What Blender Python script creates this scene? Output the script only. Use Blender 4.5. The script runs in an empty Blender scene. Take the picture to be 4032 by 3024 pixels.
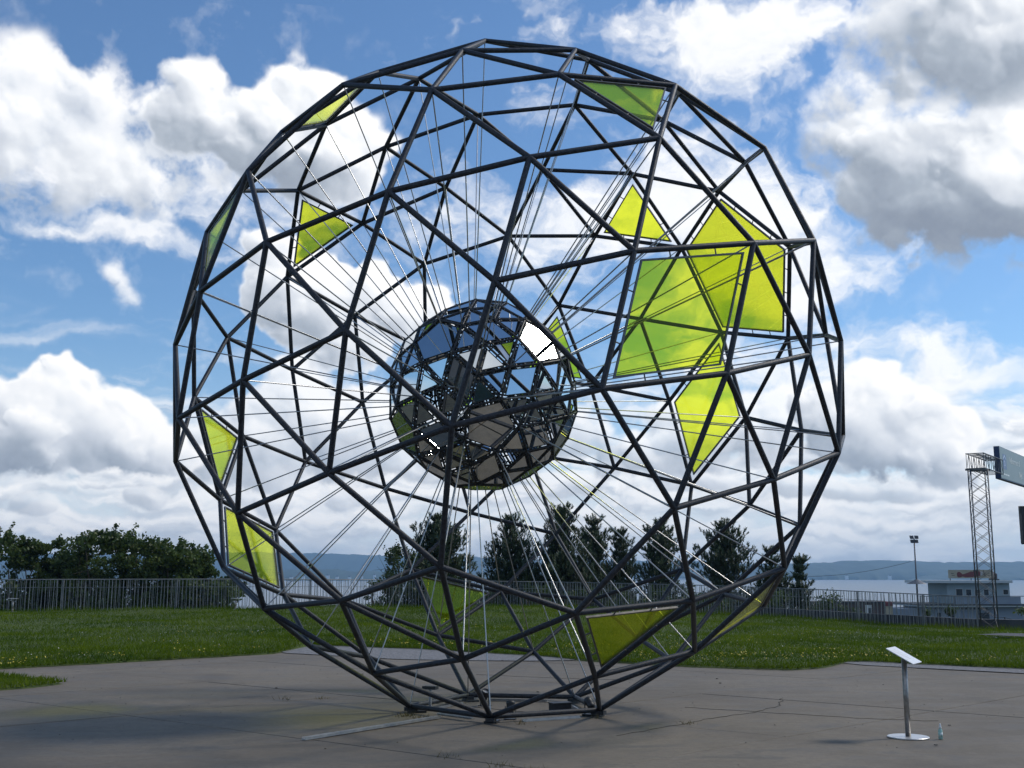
import bpy, bmesh, math, random
import numpy as np
from mathutils import Vector, Matrix
rnd = random.Random(7)
rng = np.random.default_rng(7)
scene = bpy.context.scene
COL = scene.collection
R = math.radians

# ------------------------------------------------------------------ camera
CAM_H = 1.684
FPX = 4440.0            # focal length in photo pixels (4032 wide)
PITCH = 0.1666
cam_d = bpy.data.cameras.new('camera')
cam = bpy.data.objects.new('camera', cam_d)
COL.objects.link(cam)
cam.location = (0, 0, CAM_H)
cam.rotation_euler = (math.pi / 2 + PITCH, 0, 0)
cam_d.sensor_width = 36
cam_d.lens = 36 * FPX / 4032
cam_d.clip_start = 0.1
cam_d.clip_end = 30000
scene.camera = cam

# survey helpers: sight line of a photo pixel, and the point on it at a distance or on a level
_cp, _sp = math.cos(PITCH), math.sin(PITCH)
def ray(px, py):
    u = (px - 2016) / FPX
    v = -(py - 1512) / FPX
    return np.array([u, _cp - v * _sp, _sp + v * _cp])
def at(px, py, Y):
    d = ray(px, py)
    return np.array([0, 0, CAM_H]) + d * (Y / d[1])
def azel(px, py):
    d = ray(px * 4032 / 2212, py * 4032 / 2212)
    d = d / np.linalg.norm(d)
    return math.atan2(d[0], d[1]), math.asin(d[2])

# ------------------------------------------------------------------ sun
SUN_AZ, SUN_EL = R(69.1), R(43.5)     # clockwise from +Y; the direction that glints in the mirror globe
sun_dir = Vector((math.sin(SUN_AZ) * math.cos(SUN_EL), math.cos(SUN_AZ) * math.cos(SUN_EL), math.sin(SUN_EL)))
sl = bpy.data.lights.new('sun', 'SUN')
sl.energy = 2.1
sl.angle = R(10)
sl.color = (1.0, 0.93, 0.82)
so = bpy.data.objects.new('sun', sl)
COL.objects.link(so)
so.rotation_euler = sun_dir.to_track_quat('Z', 'Y').to_euler()

# ------------------------------------------------------------------ exposure
scene.view_settings.view_transform = 'Standard'
scene.view_settings.look = 'None'
scene.view_settings.exposure = 0.17
scene.view_settings.gamma = 1.0
scene.view_settings.use_curve_mapping = False
scene.cycles.use_denoising = True
scene.cycles.max_bounces = 10
scene.cycles.transparent_max_bounces = 24
scene.cycles.volume_bounces = 0
scene.cycles.caustics_reflective = False
scene.cycles.caustics_refractive = False
scene.cycles.sample_clamp_indirect = 8

# ------------------------------------------------------------------ world: Nishita sky + cumulus field
world = bpy.data.worlds.new('World')
scene.world = world
world.use_nodes = True
NT = world.node_tree
NT.nodes.clear()
world.cycles.sampling_method = 'MANUAL'
world.cycles.sample_map_resolution = 512
def N(t, **kw):
    n = NT.nodes.new(t)
    for k, v in kw.items():
        setattr(n, k, v)
    return n
def plug(sock, v):
    if hasattr(v, 'is_linked'):
        NT.links.new(v, sock)
    else:
        sock.default_value = v
def M(op, a, b=0.0, c=0.0, clamp=False):
    n = N('ShaderNodeMath', operation=op, use_clamp=clamp)
    plug(n.inputs[0], a); plug(n.inputs[1], b); plug(n.inputs[2], c)
    return n.outputs[0]
def VM(op, a, b=(0, 0, 0), c=(0, 0, 0), out=0):
    n = N('ShaderNodeVectorMath', operation=op)
    plug(n.inputs[0], a); plug(n.inputs[1], b)
    if op == 'MULTIPLY_ADD':
        plug(n.inputs[2], c)
    return n.outputs['Value'] if op in ('DOT_PRODUCT', 'LENGTH') else n.outputs[0]
def SS(x, lo, hi, a=0.0, b=1.0):
    n = N('ShaderNodeMapRange', interpolation_type='SMOOTHSTEP')
    plug(n.inputs['Value'], x)
    n.inputs['From Min'].default_value = lo; n.inputs['From Max'].default_value = hi
    n.inputs['To Min'].default_value = a; n.inputs['To Max'].default_value = b
    return n.outputs[0]
def noise(vec, scale, detail, rough=0.55, dist=0.0, lac=2.0):
    n = N('ShaderNodeTexNoise')
    plug(n.inputs['Vector'], vec)
    n.inputs['Scale'].default_value = scale; n.inputs['Detail'].default_value = detail
    n.inputs['Roughness'].default_value = rough; n.inputs['Distortion'].default_value = dist
    n.inputs['Lacunarity'].default_value = lac
    return n
def mixc(f, a, b):
    n = N('ShaderNodeMix', data_type='RGBA')
    plug(n.inputs[0], f); plug(n.inputs[6], a); plug(n.inputs[7], b)
    return n.outputs[2]

# ------------------------------------------------------------------ cloud field (numpy, in azimuth / elevation)
AZ0, EL0, DEG = -42.0, -1.5, 0.05          # window that holds the modelled heaps, degrees per sample
CW, CH = 1680, 900
Q = 0.04 / DEG
def win(px, py):
    a, e = azel(px, py)
    return (math.degrees(a) - AZ0) / DEG, (math.degrees(e) - EL0) / DEG
WK = math.degrees(1 / 2435.0) / DEG        # survey px -> window samples

def vnoise(x, y, seed):
    xi = np.floor(x).astype(np.int32); yi = np.floor(y).astype(np.int32)
    fx = (x - xi).astype(np.float32); fy = (y - yi).astype(np.float32)
    fx = fx * fx * fx * (fx * (fx * 6 - 15) + 10); fy = fy * fy * fy * (fy * (fy * 6 - 15) + 10)
    tab = np.random.default_rng(seed).random((256, 256)).astype(np.float32)
    x0, y0, x1, y1 = xi & 255, yi & 255, (xi + 1) & 255, (yi + 1) & 255
    a = tab[y0, x0]; b = tab[y0, x1]; c = tab[y1, x0]; d = tab[y1, x1]
    a = a + (b - a) * fx
    c = c + (d - c) * fx
    return a + (c - a) * fy
def fbm(x, y, oct, seed, rough=0.5):
    s = 0; amp = 1.0; tot = 0; f = 1.0
    for o in range(oct):
        c, sn = math.cos(o * 0.9), math.sin(o * 0.9)
        s = s + amp * vnoise((x * c - y * sn) * f + 17.3 * o, (x * sn + y * c) * f + 9.1 * o, seed + o)
        tot += amp; amp *= rough; f *= 2.03
    return s / tot
def blur(a, r):
    for ax in (0, 1):
        for _ in range(2):
            k = int(r)
            if k < 1: continue
            p = np.concatenate([np.repeat(np.take(a, [0], ax), k + 1, ax), a, np.repeat(np.take(a, [-1], ax), k, ax)], ax)
            cs = np.cumsum(p, ax, dtype=np.float64)
            n = a.shape[ax]
            a = ((np.take(cs, range(2 * k + 1, 2 * k + 1 + n), ax) - np.take(cs, range(0, n), ax)) / (2 * k + 1)).astype(np.float32)
    return a
def sstep(x, lo, hi):
    t = np.clip((x - lo) / (hi - lo), 0, 1)
    return t * t * (3 - 2 * t)
def bil(a, x, y):
    x = np.clip(x, 0, a.shape[1] - 1.001); y = np.clip(y, 0, a.shape[0] - 1.001)
    xi = x.astype(np.int32); yi = y.astype(np.int32); fx = x - xi; fy = y - yi
    return (a[yi, xi] * (1 - fx) + a[yi, xi + 1] * fx) * (1 - fy) + (a[yi + 1, xi] * (1 - fx) + a[yi + 1, xi + 1] * fx) * fy

crg = np.random.default_rng(21)
def heap(lobes, levels=3, up=0.35, kids=(16, 10, 6), rmin=2.4, squash=0.8):
    """a cumulus as spheres on spheres on spheres: front height and back height maps"""
    cur = []
    for (px, py, r) in lobes:
        x, y = win(px, py)
        cur.append((x, y, 0.0, r * WK))
    allp = list(cur)
    for L in range(levels):
        nxt = []
        for (x, y, z, r) in cur:
            for _ in range(kids[L]):
                v = crg.normal(size=3); v[1] += up; v[2] += 0.35
                v /= np.linalg.norm(v)
                if v[1] < -0.45: continue
                rr = r * crg.uniform(0.26, 0.52)
                if rr < rmin: continue
                k = crg.uniform(0.78, 1.0)
                nxt.append((x + v[0] * r * k, y + v[1] * r * k * squash, z + v[2] * r * k, rr))
        allp += nxt
        cur = nxt
    F = np.full((CH, CW), -1e3, np.float32); B = np.full((CH, CW), 1e3, np.float32)
    for (x, y, z, r) in allp:
        x0, x1, y0, y1 = int(x - r), int(x + r) + 2, int(y - r), int(y + r) + 2
        x0 = max(x0, 0); y0 = max(y0, 0); x1 = min(x1, CW); y1 = min(y1, CH)
        if x0 >= x1 or y0 >= y1: continue
        gx = np.arange(x0, x1) - x; gy = (np.arange(y0, y1) - y) / squash
        q = r * r - gx[None] ** 2 - gy[:, None] ** 2
        s = np.sqrt(np.maximum(q, 0)); ok = q > 0
        sl_ = (slice(y0, y1), slice(x0, x1))
        F[sl_] = np.where(ok, np.maximum(F[sl_], z + s), F[sl_])
        B[sl_] = np.where(ok, np.minimum(B[sl_], z - s), B[sl_])
    if not allp: return F, B, None
    m = 40
    bb = (int(max(0, min(p[1] - p[3] for p in allp) - m)), int(min(CH, max(p[1] + p[3] for p in allp) + m)),
          int(max(0, min(p[0] - p[3] for p in allp) - m)), int(min(CW, max(p[0] + p[3] for p in allp) + m)))
    return F, B, (bb if bb[1] - bb[0] > 8 and bb[3] - bb[2] > 8 else None)

gx_, gy_ = np.meshgrid(np.arange(CW, dtype=np.float32), np.arange(CH, dtype=np.float32))
wx = fbm(gx_ / (55 * Q), gy_ / (55 * Q), 5, 100, 0.55) - 0.5
wy = fbm(gx_ / (55 * Q), gy_ / (55 * Q), 5, 200, 0.55) - 0.5
wx2 = fbm(gx_ / (12 * Q), gy_ / (12 * Q), 3, 300, 0.6) - 0.5
wy2 = fbm(gx_ / (12 * Q), gy_ / (12 * Q), 3, 400, 0.6) - 0.5
ERO = fbm(gx_ / (38 * Q), gy_ / (38 * Q), 6, 500, 0.6)
SOFT = fbm(gx_ / (150 * Q), gy_ / (110 * Q), 4, 600, 0.5)
sky_rgb = np.zeros((CH, CW, 3), np.float32)      # premultiplied radiance
sky_a = np.zeros((CH, CW), np.float32)
def over(rgb, a, S=(slice(None), slice(None))):
    sky_rgb[S] = sky_rgb[S] * (1 - a[..., None]) + rgb * a[..., None]
    sky_a[S] = sky_a[S] * (1 - a) + a
def tone(t):
    """0 = deep shade, 1 = fully lit"""
    xs = [0.0, 0.25, 0.5, 0.75, 1.0]
    return np.stack([np.interp(t, xs, c) for c in ([0.25, 0.39, 0.61, 0.84, 1.04], [0.29, 0.44, 0.65, 0.865, 1.03], [0.36, 0.51, 0.715, 0.90, 1.02])], -1).astype(np.float32)
def wisp(blobs, sx, sy, seed, lo, hi, amax, bias, rough=0.6, bright=(0.7, 1.0), ang=0.0):
    b = np.full((CH, CW), bias, np.float32)
    sx *= Q; sy *= Q
    X = gx_ + 70 * Q * wx; Y = gy_ + 45 * Q * wy
    for (px, py, rx, ry, w) in blobs:
        x, y = win(px, py)
        b += w * np.exp(-((X - x) / (rx * WK)) ** 2 - ((Y - y) / (ry * WK)) ** 2)
    c, s = math.cos(ang), math.sin(ang)
    n = fbm((X * c + Y * s) / sx, (-X * s + Y * c) / sy, 7, seed, rough)
    d = n + b
    a = sstep(d, lo, hi) * amax
    n2 = fbm(((X + 9 * Q) * c + (Y + 14 * Q) * s) / sx, (-(X + 9 * Q) * s + (Y + 14 * Q) * c) / sy, 4, seed, rough)
    t = np.clip(bright[0] + (bright[1] - bright[0]) * (0.5 + 2.2 * (n - n2) + 0.6 * sstep(d, lo, hi + 0.2)), 0, 1)
    over(tone(t), a)
def cumulus(lobes, base=None, base_soft=30, dark=0.0, soft=1.0, levels=3, up=0.35, amb=0.52, erode=0.5, warp=1.0, amax=1.0, darks=(), squash=0.8, fray=1.0):
    F, B, bb = heap(lobes, levels, up, squash=squash)
    if bb is None: return
    y0, y1, x0, x1 = bb
    S = (slice(y0, y1), slice(x0, x1))
    F = F[S]; B = B[S]
    G = lambda a: a[S]
    T = np.where(F > -500, F - B, 0)
    rs = max(l[2] for l in lobes) * WK
    X = G(gx_); Y = G(gy_); ero = G(ERO)
    xx = X - x0 + warp * (rs * 0.42 * G(wx) + 11 * Q * G(wx2)); yy = Y - y0 + warp * (rs * 0.42 * G(wy) + 11 * Q * G(wy2))
    T = blur(bil(T, xx, yy), 2 * soft)
    Hs = bil(np.where(F > -500, F, -rs * 0.6), xx, yy)
    d = T / rs
    if base is not None:
        yb = win(1106, base)[1]
        d = d * sstep(Y + (G(SOFT) - 0.5) * 110 * Q + (ero - 0.5) * 60 * Q, yb - base_soft * WK, yb + base_soft * WK)
    d = d - erode * 1.25 * np.clip(0.60 - ero, 0, 1)
    edge = 0.55 * soft
    a = sstep(d + 0.42 * fray * (ero - 0.5), 0.0, edge) * amax
    H1 = blur(Hs, 3 * Q); H2 = blur(Hs, 11 * Q); H3 = blur(Hs, 36 * Q)
    def lam(H, k):
        dy, dx = np.gradient(H)
        n = 1 / np.sqrt(dx * dx + dy * dy + k)
        return (-dx * 0.62 - dy * 0.74 - 0.10 * k) * n
    sh = 0.12 * lam(H1, 1.2) + 0.21 * lam(H2, 0.9) + 0.22 * lam(H3, 0.7)
    cav = np.clip((Hs - H2) / (rs * 0.25), -1, 1)
    thin = 1 - sstep(d, 0.05, 0.8)
    t = amb + sh + 0.09 * cav + 0.40 * thin - dark * sstep(d, 0.2, 1.2)
    for (px, py, rx, ry, w) in darks:
        x, y = win(px, py)
        t = t - w * np.exp(-((X + 60 * Q * G(wx) - x) / (rx * WK)) ** 2 - ((Y + 60 * Q * G(wy) - y) / (ry * WK)) ** 2)
    t = np.where(t < 0.3, 0.3 - 0.3 * (1 - np.exp((t - 0.3) / 0.3)), t) + (ero - 0.5) * 0.24 + (G(SOFT) - 0.5) * 0.16
    over(tone(np.clip(t, 0, 1)), a, S)

# thin sheets, the horizon decks and the heaps, far to near
wisp([(1500, 60, 200, 90, 0.30), (1560, 170, 110, 80, 0.28), (1720, 60, 120, 60, 0.26), (1350, 420, 260, 110, 0.20), (1250, 520, 350, 60, 0.20), (1650, 380, 140, 120, 0.22),
      (1980, 720, 280, 55, 0.22), (1780, 600, 220, 60, 0.30), (1620, 560, 190, 110, 0.34), (1560, 470, 200, 80, 0.18), (2100, 800, 200, 40, 0.22), (1050, 540, 260, 60, 0.20), (1500, 790, 200, 60, 0.14), (1000, 430, 120, 60, 0.08),
      (560, 60, 700, 70, -0.3), (250, 680, 240, 70, -0.3), (700, 150, 120, 60, -0.2), (2080, 640, 60, 40, -0.1)], 110, 70, 700, 0.50, 0.92, 0.88, -0.03, 0.60, (0.72, 0.98))
wisp([(1950, 730, 320, 45, 0.34), (1700, 640, 300, 45, 0.20), (2100, 830, 250, 45, 0.30)], 420, 52, 760, 0.60, 1.0, 0.8, -0.02, 0.52, (0.8, 1.0), 0.12)
wisp([(250, 410, 330, 90, 0.34), (430, 520, 240, 34, 0.34), (80, 495, 220, 34, 0.30), (180, 350, 200, 60, 0.3), (250, 610, 260, 50, -0.4)], 140, 70, 720, 0.56, 0.95, 0.82, -0.12, 0.58, (0.60, 0.98), -0.15)
# pale veil low over the fjord, then decks towards the horizon
hz = np.exp(-(np.clip(gy_ * DEG + EL0, 0, 90) / 5.5) ** 2)
over(np.broadcast_to(np.array([0.84, 0.90, 0.97], np.float32), (CH, CW, 3)), (hz * 0.92).astype(np.float32))
lowm = np.exp(-((gy_ * DEG + EL0 - 3.2) / 5.4) ** 2)
X = gx_ + 60 * Q * wx; Y = gy_ + 30 * Q * wy
for (sx, sy, seed, b, lo, hi) in ((190, 30, 800, 0.10, 0.38, 0.66), (120, 34, 820, 0.0, 0.44, 0.64), (80, 26, 840, -0.03, 0.46, 0.62)):
    sx *= Q; sy *= Q
    n = fbm(X / sx, Y / sy, 6, seed, 0.56)
    d = n + 0.30 * lowm - 0.30 + b
    a = sstep(d, lo, hi) * np.clip(lowm * 1.5, 0, 1) * 0.86
    n2 = fbm(X / sx, (Y + 10 * Q) / sy, 4, seed, 0.5)
    t = 0.77 + 1.9 * (n - n2) + 0.30 * (SOFT - 0.45) + 0.16 * (ERO - 0.5)
    over(tone(np.clip(t, 0.46, 1.0)), a)
def row(y, x0, x1, n, r0, r1, **kw):
    l = [(crg.uniform(x0, x1), y + crg.uniform(-20, 20), crg.uniform(r0, r1)) for _ in range(n)]
    cumulus(l, squash=0.42, levels=2, up=0.6, **kw)
row(1090, 0, 760, 8, 26, 52, amb=0.60, erode=1.1, soft=1.7, amax=0.75)
row(1060, 1150, 2212, 12, 30, 60, amb=0.60, erode=1.1, soft=1.7, amax=0.8)
row(1010, 900, 1900, 9, 34, 70, amb=0.60, erode=1.1, soft=1.7, amax=0.8)
cumulus([(640, 900, 120), (760, 960, 130), (560, 980, 120), (900, 990, 90), (460, 1000, 90)], base=1060, base_soft=90, amb=0.68, erode=1.0, soft=1.9, amax=0.9)
cumulus([(1500, 960, 110), (1650, 930, 110), (1380, 1010, 90), (1240, 940, 80)], base=1060, base_soft=80, amb=0.68, erode=1.1, soft=1.9, amax=0.88)
cumulus([(580, 540, 60), (600, 640, 90), (690, 670, 95), (790, 650, 85), (880, 690, 80), (960, 685, 50), (560, 600, 40), (640, 720, 60), (760, 760, 80)], base=790, base_soft=90, amb=0.70, erode=0.7, soft=1.2, darks=((720, 720, 120, 50, 0.1),))
cumulus([(130, 850, 85), (60, 950, 120), (190, 930, 110), (290, 960, 95), (360, 1000, 70), (40, 870, 60)], base=1080, base_soft=80, amb=0.73, dark=0.04, erode=0.55, soft=1.2, darks=((60, 970, 120, 60, 0.22), (230, 1075, 300, 35, 0.2)))
cumulus([(1890, 850, 62), (1960, 900, 75), (2040, 950, 75), (1840, 930, 90), (1770, 890, 60), (1930, 1000, 90), (2060, 1020, 60)], base=1080, base_soft=80, amb=0.72, dark=0.04, erode=0.65, soft=1.4, fray=1.2, darks=((1900, 1030, 160, 40, 0.22), (1890, 930, 60, 30, 0.14)))
cumulus([(238, 590, 24), (262, 604, 15), (268, 626, 19), (286, 650, 16)], amb=0.85, erode=0.85, soft=2.6, levels=2, amax=0.85, fray=2.2, warp=1.6)
# the long bank upper left
cumulus([(50, 220, 140), (190, 280, 130), (320, 310, 110), (0, 340, 140), (150, 390, 130), (400, 350, 110), (280, 420, 110)], base=470, base_soft=110, amb=0.74, erode=1.35, soft=2.5, amax=0.90, fray=2.0, darks=((120, 400, 220, 60, 0.08),))
cumulus([(415, 180, 66), (470, 255, 90), (640, 200, 72), (700, 255, 90), (560, 300, 105), (775, 320, 70), (680, 360, 105), (400, 280, 80), (760, 400, 60)], base=445, base_soft=100, amb=0.74, dark=0.04, erode=0.7, soft=1.6, fray=1.2, darks=((600, 370, 140, 55, 0.30), (520, 300, 60, 40, 0.08)))
# the thick grey mass upper right
cumulus([(1950, 60, 130), (2100, 60, 170), (2240, 150, 170), (1850, 230, 95), (1830, 330, 95), (1920, 330, 130), (2080, 420, 200), (2240, 440, 210), (1950, 470, 120), (2180, 260, 120), (2000, 200, 110), (1880, 120, 80)],
        base=615, base_soft=95, amb=0.69, dark=0.08, erode=0.85, soft=2.0, fray=1.6, darks=((2160, 515, 210, 95, 0.55), (1970, 450, 140, 70, 0.28), (2080, 300, 90, 60, 0.10), (1980, 100, 120, 90, 0.2), (2180, 130, 90, 60, 0.14), (2020, 320, 110, 70, 0.10), (2180, 300, 70, 60, -0.22), (1830, 260, 60, 100, -0.18)))
np.clip(sky_rgb, 0, 1.12, out=sky_rgb)

# the rest of the sky: the same broken cumulus, seen as a layer overhead (coarse, it only lights and reflects)
GW, GH = 1024, 256
ga, ge = np.meshgrid((np.arange(GW) + 0.5) / GW * 2 * np.pi - np.pi, (np.arange(GH) + 0.5) / GH * np.pi / 2)
gd = 1.0 / (np.sin(ge) + 0.13)
gX = np.sin(ga) * np.cos(ge) * gd + 40; gY = np.cos(ga) * np.cos(ge) * gd + 40
gn = fbm(gX * 1.15, gY * 1.15, 7, 920, 0.55)
gn2 = fbm(gX * 1.15 + 0.06, gY * 1.15 + 0.03, 5, 920, 0.55)
gal = sstep(gn, 0.53, 0.67)
grgb = tone(np.clip(0.72 + 2.2 * (gn - gn2) - 0.3 * sstep(gn, 0.58, 0.75), 0.15, 1.0))
def image(name, rgb, a):
    h, w = a.shape
    im = bpy.data.images.new(name, w, h, alpha=True, float_buffer=True, is_data=True)
    im.alpha_mode = 'CHANNEL_PACKED'
    buf = np.concatenate([rgb, a[..., None]], -1).astype(np.float32)
    im.pixels.foreach_set(buf.ravel())
    im.update()
    return im
m_ = np.maximum(sky_a, 1e-4)[..., None]
im_win = image('cloud_window', sky_rgb / m_, sky_a)
im_all = image('cloud_layer', grgb, gal)

geo = N('ShaderNodeTexCoord')
dvec = VM('NORMALIZE', geo.outputs['Generated'])
sep = N('ShaderNodeSeparateXYZ'); plug(sep.inputs[0], dvec)
az = M('ARCTAN2', sep.outputs[0], sep.outputs[1])
el = M('ARCSINE', sep.outputs[2])
def lookup(im, u, v, ext):
    c = N('ShaderNodeCombineXYZ'); plug(c.inputs[0], u); plug(c.inputs[1], v)
    t = N('ShaderNodeTexImage', image=im, extension=ext, interpolation='Linear')
    plug(t.inputs[0], c.outputs[0])
    return t.outputs['Color'], t.outputs['Alpha']
k_ = 180 / math.pi
u1 = M('MULTIPLY_ADD', az, k_ / (CW * DEG), -AZ0 / (CW * DEG)); v1 = M('MULTIPLY_ADD', el, k_ / (CH * DEG), -EL0 / (CH * DEG))
c1, a1 = lookup(im_win, u1, v1, 'EXTEND')
c2, a2 = lookup(im_all, M('MULTIPLY_ADD', az, 1 / (2 * math.pi), 0.5), M('MULTIPLY', el, 2 / math.pi), 'EXTEND')
inside = M('MULTIPLY', SS(M('ABSOLUTE', M('SUBTRACT', u1, 0.5)), 0.36, 0.49, 1.0, 0.0), SS(v1, 0.80, 0.97, 1.0, 0.0))
sky = N('ShaderNodeTexSky', sky_type='NISHITA')
sky.sun_disc = False
sky.sun_elevation = SUN_EL
sky.sun_rotation = SUN_AZ
sky.altitude = 20
sky.air_density = 1.0
sky.dust_density = 0.35
sky.ozone_density = 2.6
SKY_STRENGTH = 0.125
# cloud colours are radiances; divide by the background strength they share with the sky
def rad(c):
    v = VM('SCALE', c); v.node.inputs['Scale'].default_value = 1.0 / SKY_STRENGTH
    return v
mixf = N('ShaderNodeMix', data_type='FLOAT'); plug(mixf.inputs[0], inside); plug(mixf.inputs[2], a2); plug(mixf.inputs[3], a1)
clear = VM('MULTIPLY', sky.outputs[0], (0.66, 0.83, 0.96))      # clean northern air: a deeper blue
col = mixc(mixf.outputs[0], clear, rad(mixc(inside, c2, c1)))
bg = N('ShaderNodeBackground')
plug(bg.inputs['Color'], col)
bg.inputs['Strength'].default_value = SKY_STRENGTH
wo = N('ShaderNodeOutputWorld')
NT.links.new(bg.outputs[0], wo.inputs['Surface'])

# ================================================================== helpers
def tag(o, label=None, cat=None, group=None, kind=None):
    if label: o['label'] = label
    if cat: o['category'] = cat
    if group: o['group'] = group
    if kind: o['kind'] = kind
    return o
def link(o, parent=None):
    COL.objects.link(o)
    if parent is not None:
        o.parent = parent
    return o
def empty(name, loc=(0, 0, 0), rz=0.0):
    o = bpy.data.objects.new(name, None)
    o.empty_display_size = 0.2
    o.location = loc
    o.rotation_euler = (0, 0, rz)
    return link(o)
def mesh(name, v, f, m=None, smooth=False):
    me = bpy.data.meshes.new(name)
    me.from_pydata([tuple(map(float, p)) for p in v], [], [tuple(map(int, q)) for q in f])
    if smooth:
        me.polygons.foreach_set('use_smooth', [True] * len(me.polygons))
    if m is not None:
        me.materials.append(m)
    me.update()
    return me
def obj(name, v, f, m, parent=None, smooth=False):
    return link(bpy.data.objects.new(name, mesh(name, v, f, m, smooth)), parent)
def inst(name, me, mat4=None, parent=None):
    o = bpy.data.objects.new(name, me)
    if mat4 is not None:
        o.matrix_local = mat4
    return link(o, parent)
def tri_mesh(name, V, F, m, tint=None, smooth=False):
    me = bpy.data.meshes.new(name)
    V = np.asarray(V, np.float32); F = np.asarray(F, np.int32)
    n = F.shape[1]
    me.vertices.add(len(V)); me.vertices.foreach_set('co', V.ravel())
    me.loops.add(F.size); me.loops.foreach_set('vertex_index', F.ravel())
    me.polygons.add(len(F)); me.polygons.foreach_set('loop_start', np.arange(len(F), dtype=np.int32) * n)
    try:
        me.polygons.foreach_set('loop_total', np.full(len(F), n, np.int32))
    except Exception:
        pass
    if smooth:
        me.polygons.foreach_set('use_smooth', np.ones(len(F), bool))
    if tint is not None:
        at_ = me.attributes.new('tint', 'FLOAT', 'POINT')
        at_.data.foreach_set('value', np.asarray(tint, np.float32))
    me.update(calc_edges=True)
    me.validate()
    me.materials.append(m)
    return me
def BOXV(x0, x1, y0, y1, z0, z1):
    return [(x0, y0, z0), (x1, y0, z0), (x1, y1, z0), (x0, y1, z0), (x0, y0, z1), (x1, y0, z1), (x1, y1, z1), (x0, y1, z1)]
BOXF = [(0, 3, 2, 1), (4, 5, 6, 7), (0, 1, 5, 4), (1, 2, 6, 5), (2, 3, 7, 6), (3, 0, 4, 7)]
def box(name, x0, x1, y0, y1, z0, z1, m, parent=None):
    return obj(name, BOXV(x0, x1, y0, y1, z0, z1), BOXF, m, parent)
class MB:
    """collects boxes, bars and tubes into one mesh"""
    def __init__(s): s.v = []; s.f = []
    def add(s, v, f):
        n = len(s.v); s.v += list(v); s.f += [tuple(i + n for i in q) for q in f]; return s
    def box(s, x0, x1, y0, y1, z0, z1): return s.add(BOXV(x0, x1, y0, y1, z0, z1), BOXF)
    def bar(s, a, b, r, n=8, r2=None, cap=True):
        a = Vector(a); b = Vector(b); d = (b - a).normalized()
        q = d.to_track_quat('Z', 'Y'); X = q @ Vector((1, 0, 0)); Y = q @ Vector((0, 1, 0))
        r2 = r if r2 is None else r2
        v = []
        for c, rr in ((a, r), (b, r2)):
            for i in range(n):
                t = 2 * math.pi * i / n + (math.pi / 4 if n == 4 else 0)
                v.append(c + X * (rr * math.cos(t)) + Y * (rr * math.sin(t)))
        f = [(i, (i + 1) % n, n + (i + 1) % n, n + i) for i in range(n)]
        if cap: f += [tuple(reversed(range(n))), tuple(range(n, 2 * n))]
        return s.add(v, f)
    def lathe(s, prof, n=20, loc=(0, 0, 0)):
        v = []; f = []
        for (r, z) in prof:
            for i in range(n):
                t = 2 * math.pi * i / n
                v.append((loc[0] + r * math.cos(t), loc[1] + r * math.sin(t), loc[2] + z))
        for k in range(len(prof) - 1):
            for i in range(n):
                f.append((k * n + i, k * n + (i + 1) % n, (k + 1) * n + (i + 1) % n, (k + 1) * n + i))
        f.append(tuple(reversed(range(n)))); f.append(tuple(range((len(prof) - 1) * n, len(prof) * n)))
        return s.add(v, f)
    def prism(s, pts, depth):
        """pts: front polygon (3D), extruded by the vector depth"""
        n = len(pts); d = Vector(depth)
        v = [Vector(p) for p in pts] + [Vector(p) + d for p in pts]
        f = [tuple(range(n)), tuple(reversed(range(n, 2 * n)))] + [((i + 1) % n, i, n + i, n + (i + 1) % n) for i in range(n)]
        return s.add(v, f)
    def build(s, name, m, parent=None, smooth=False): return obj(name, s.v, s.f, m, parent, smooth)

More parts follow.
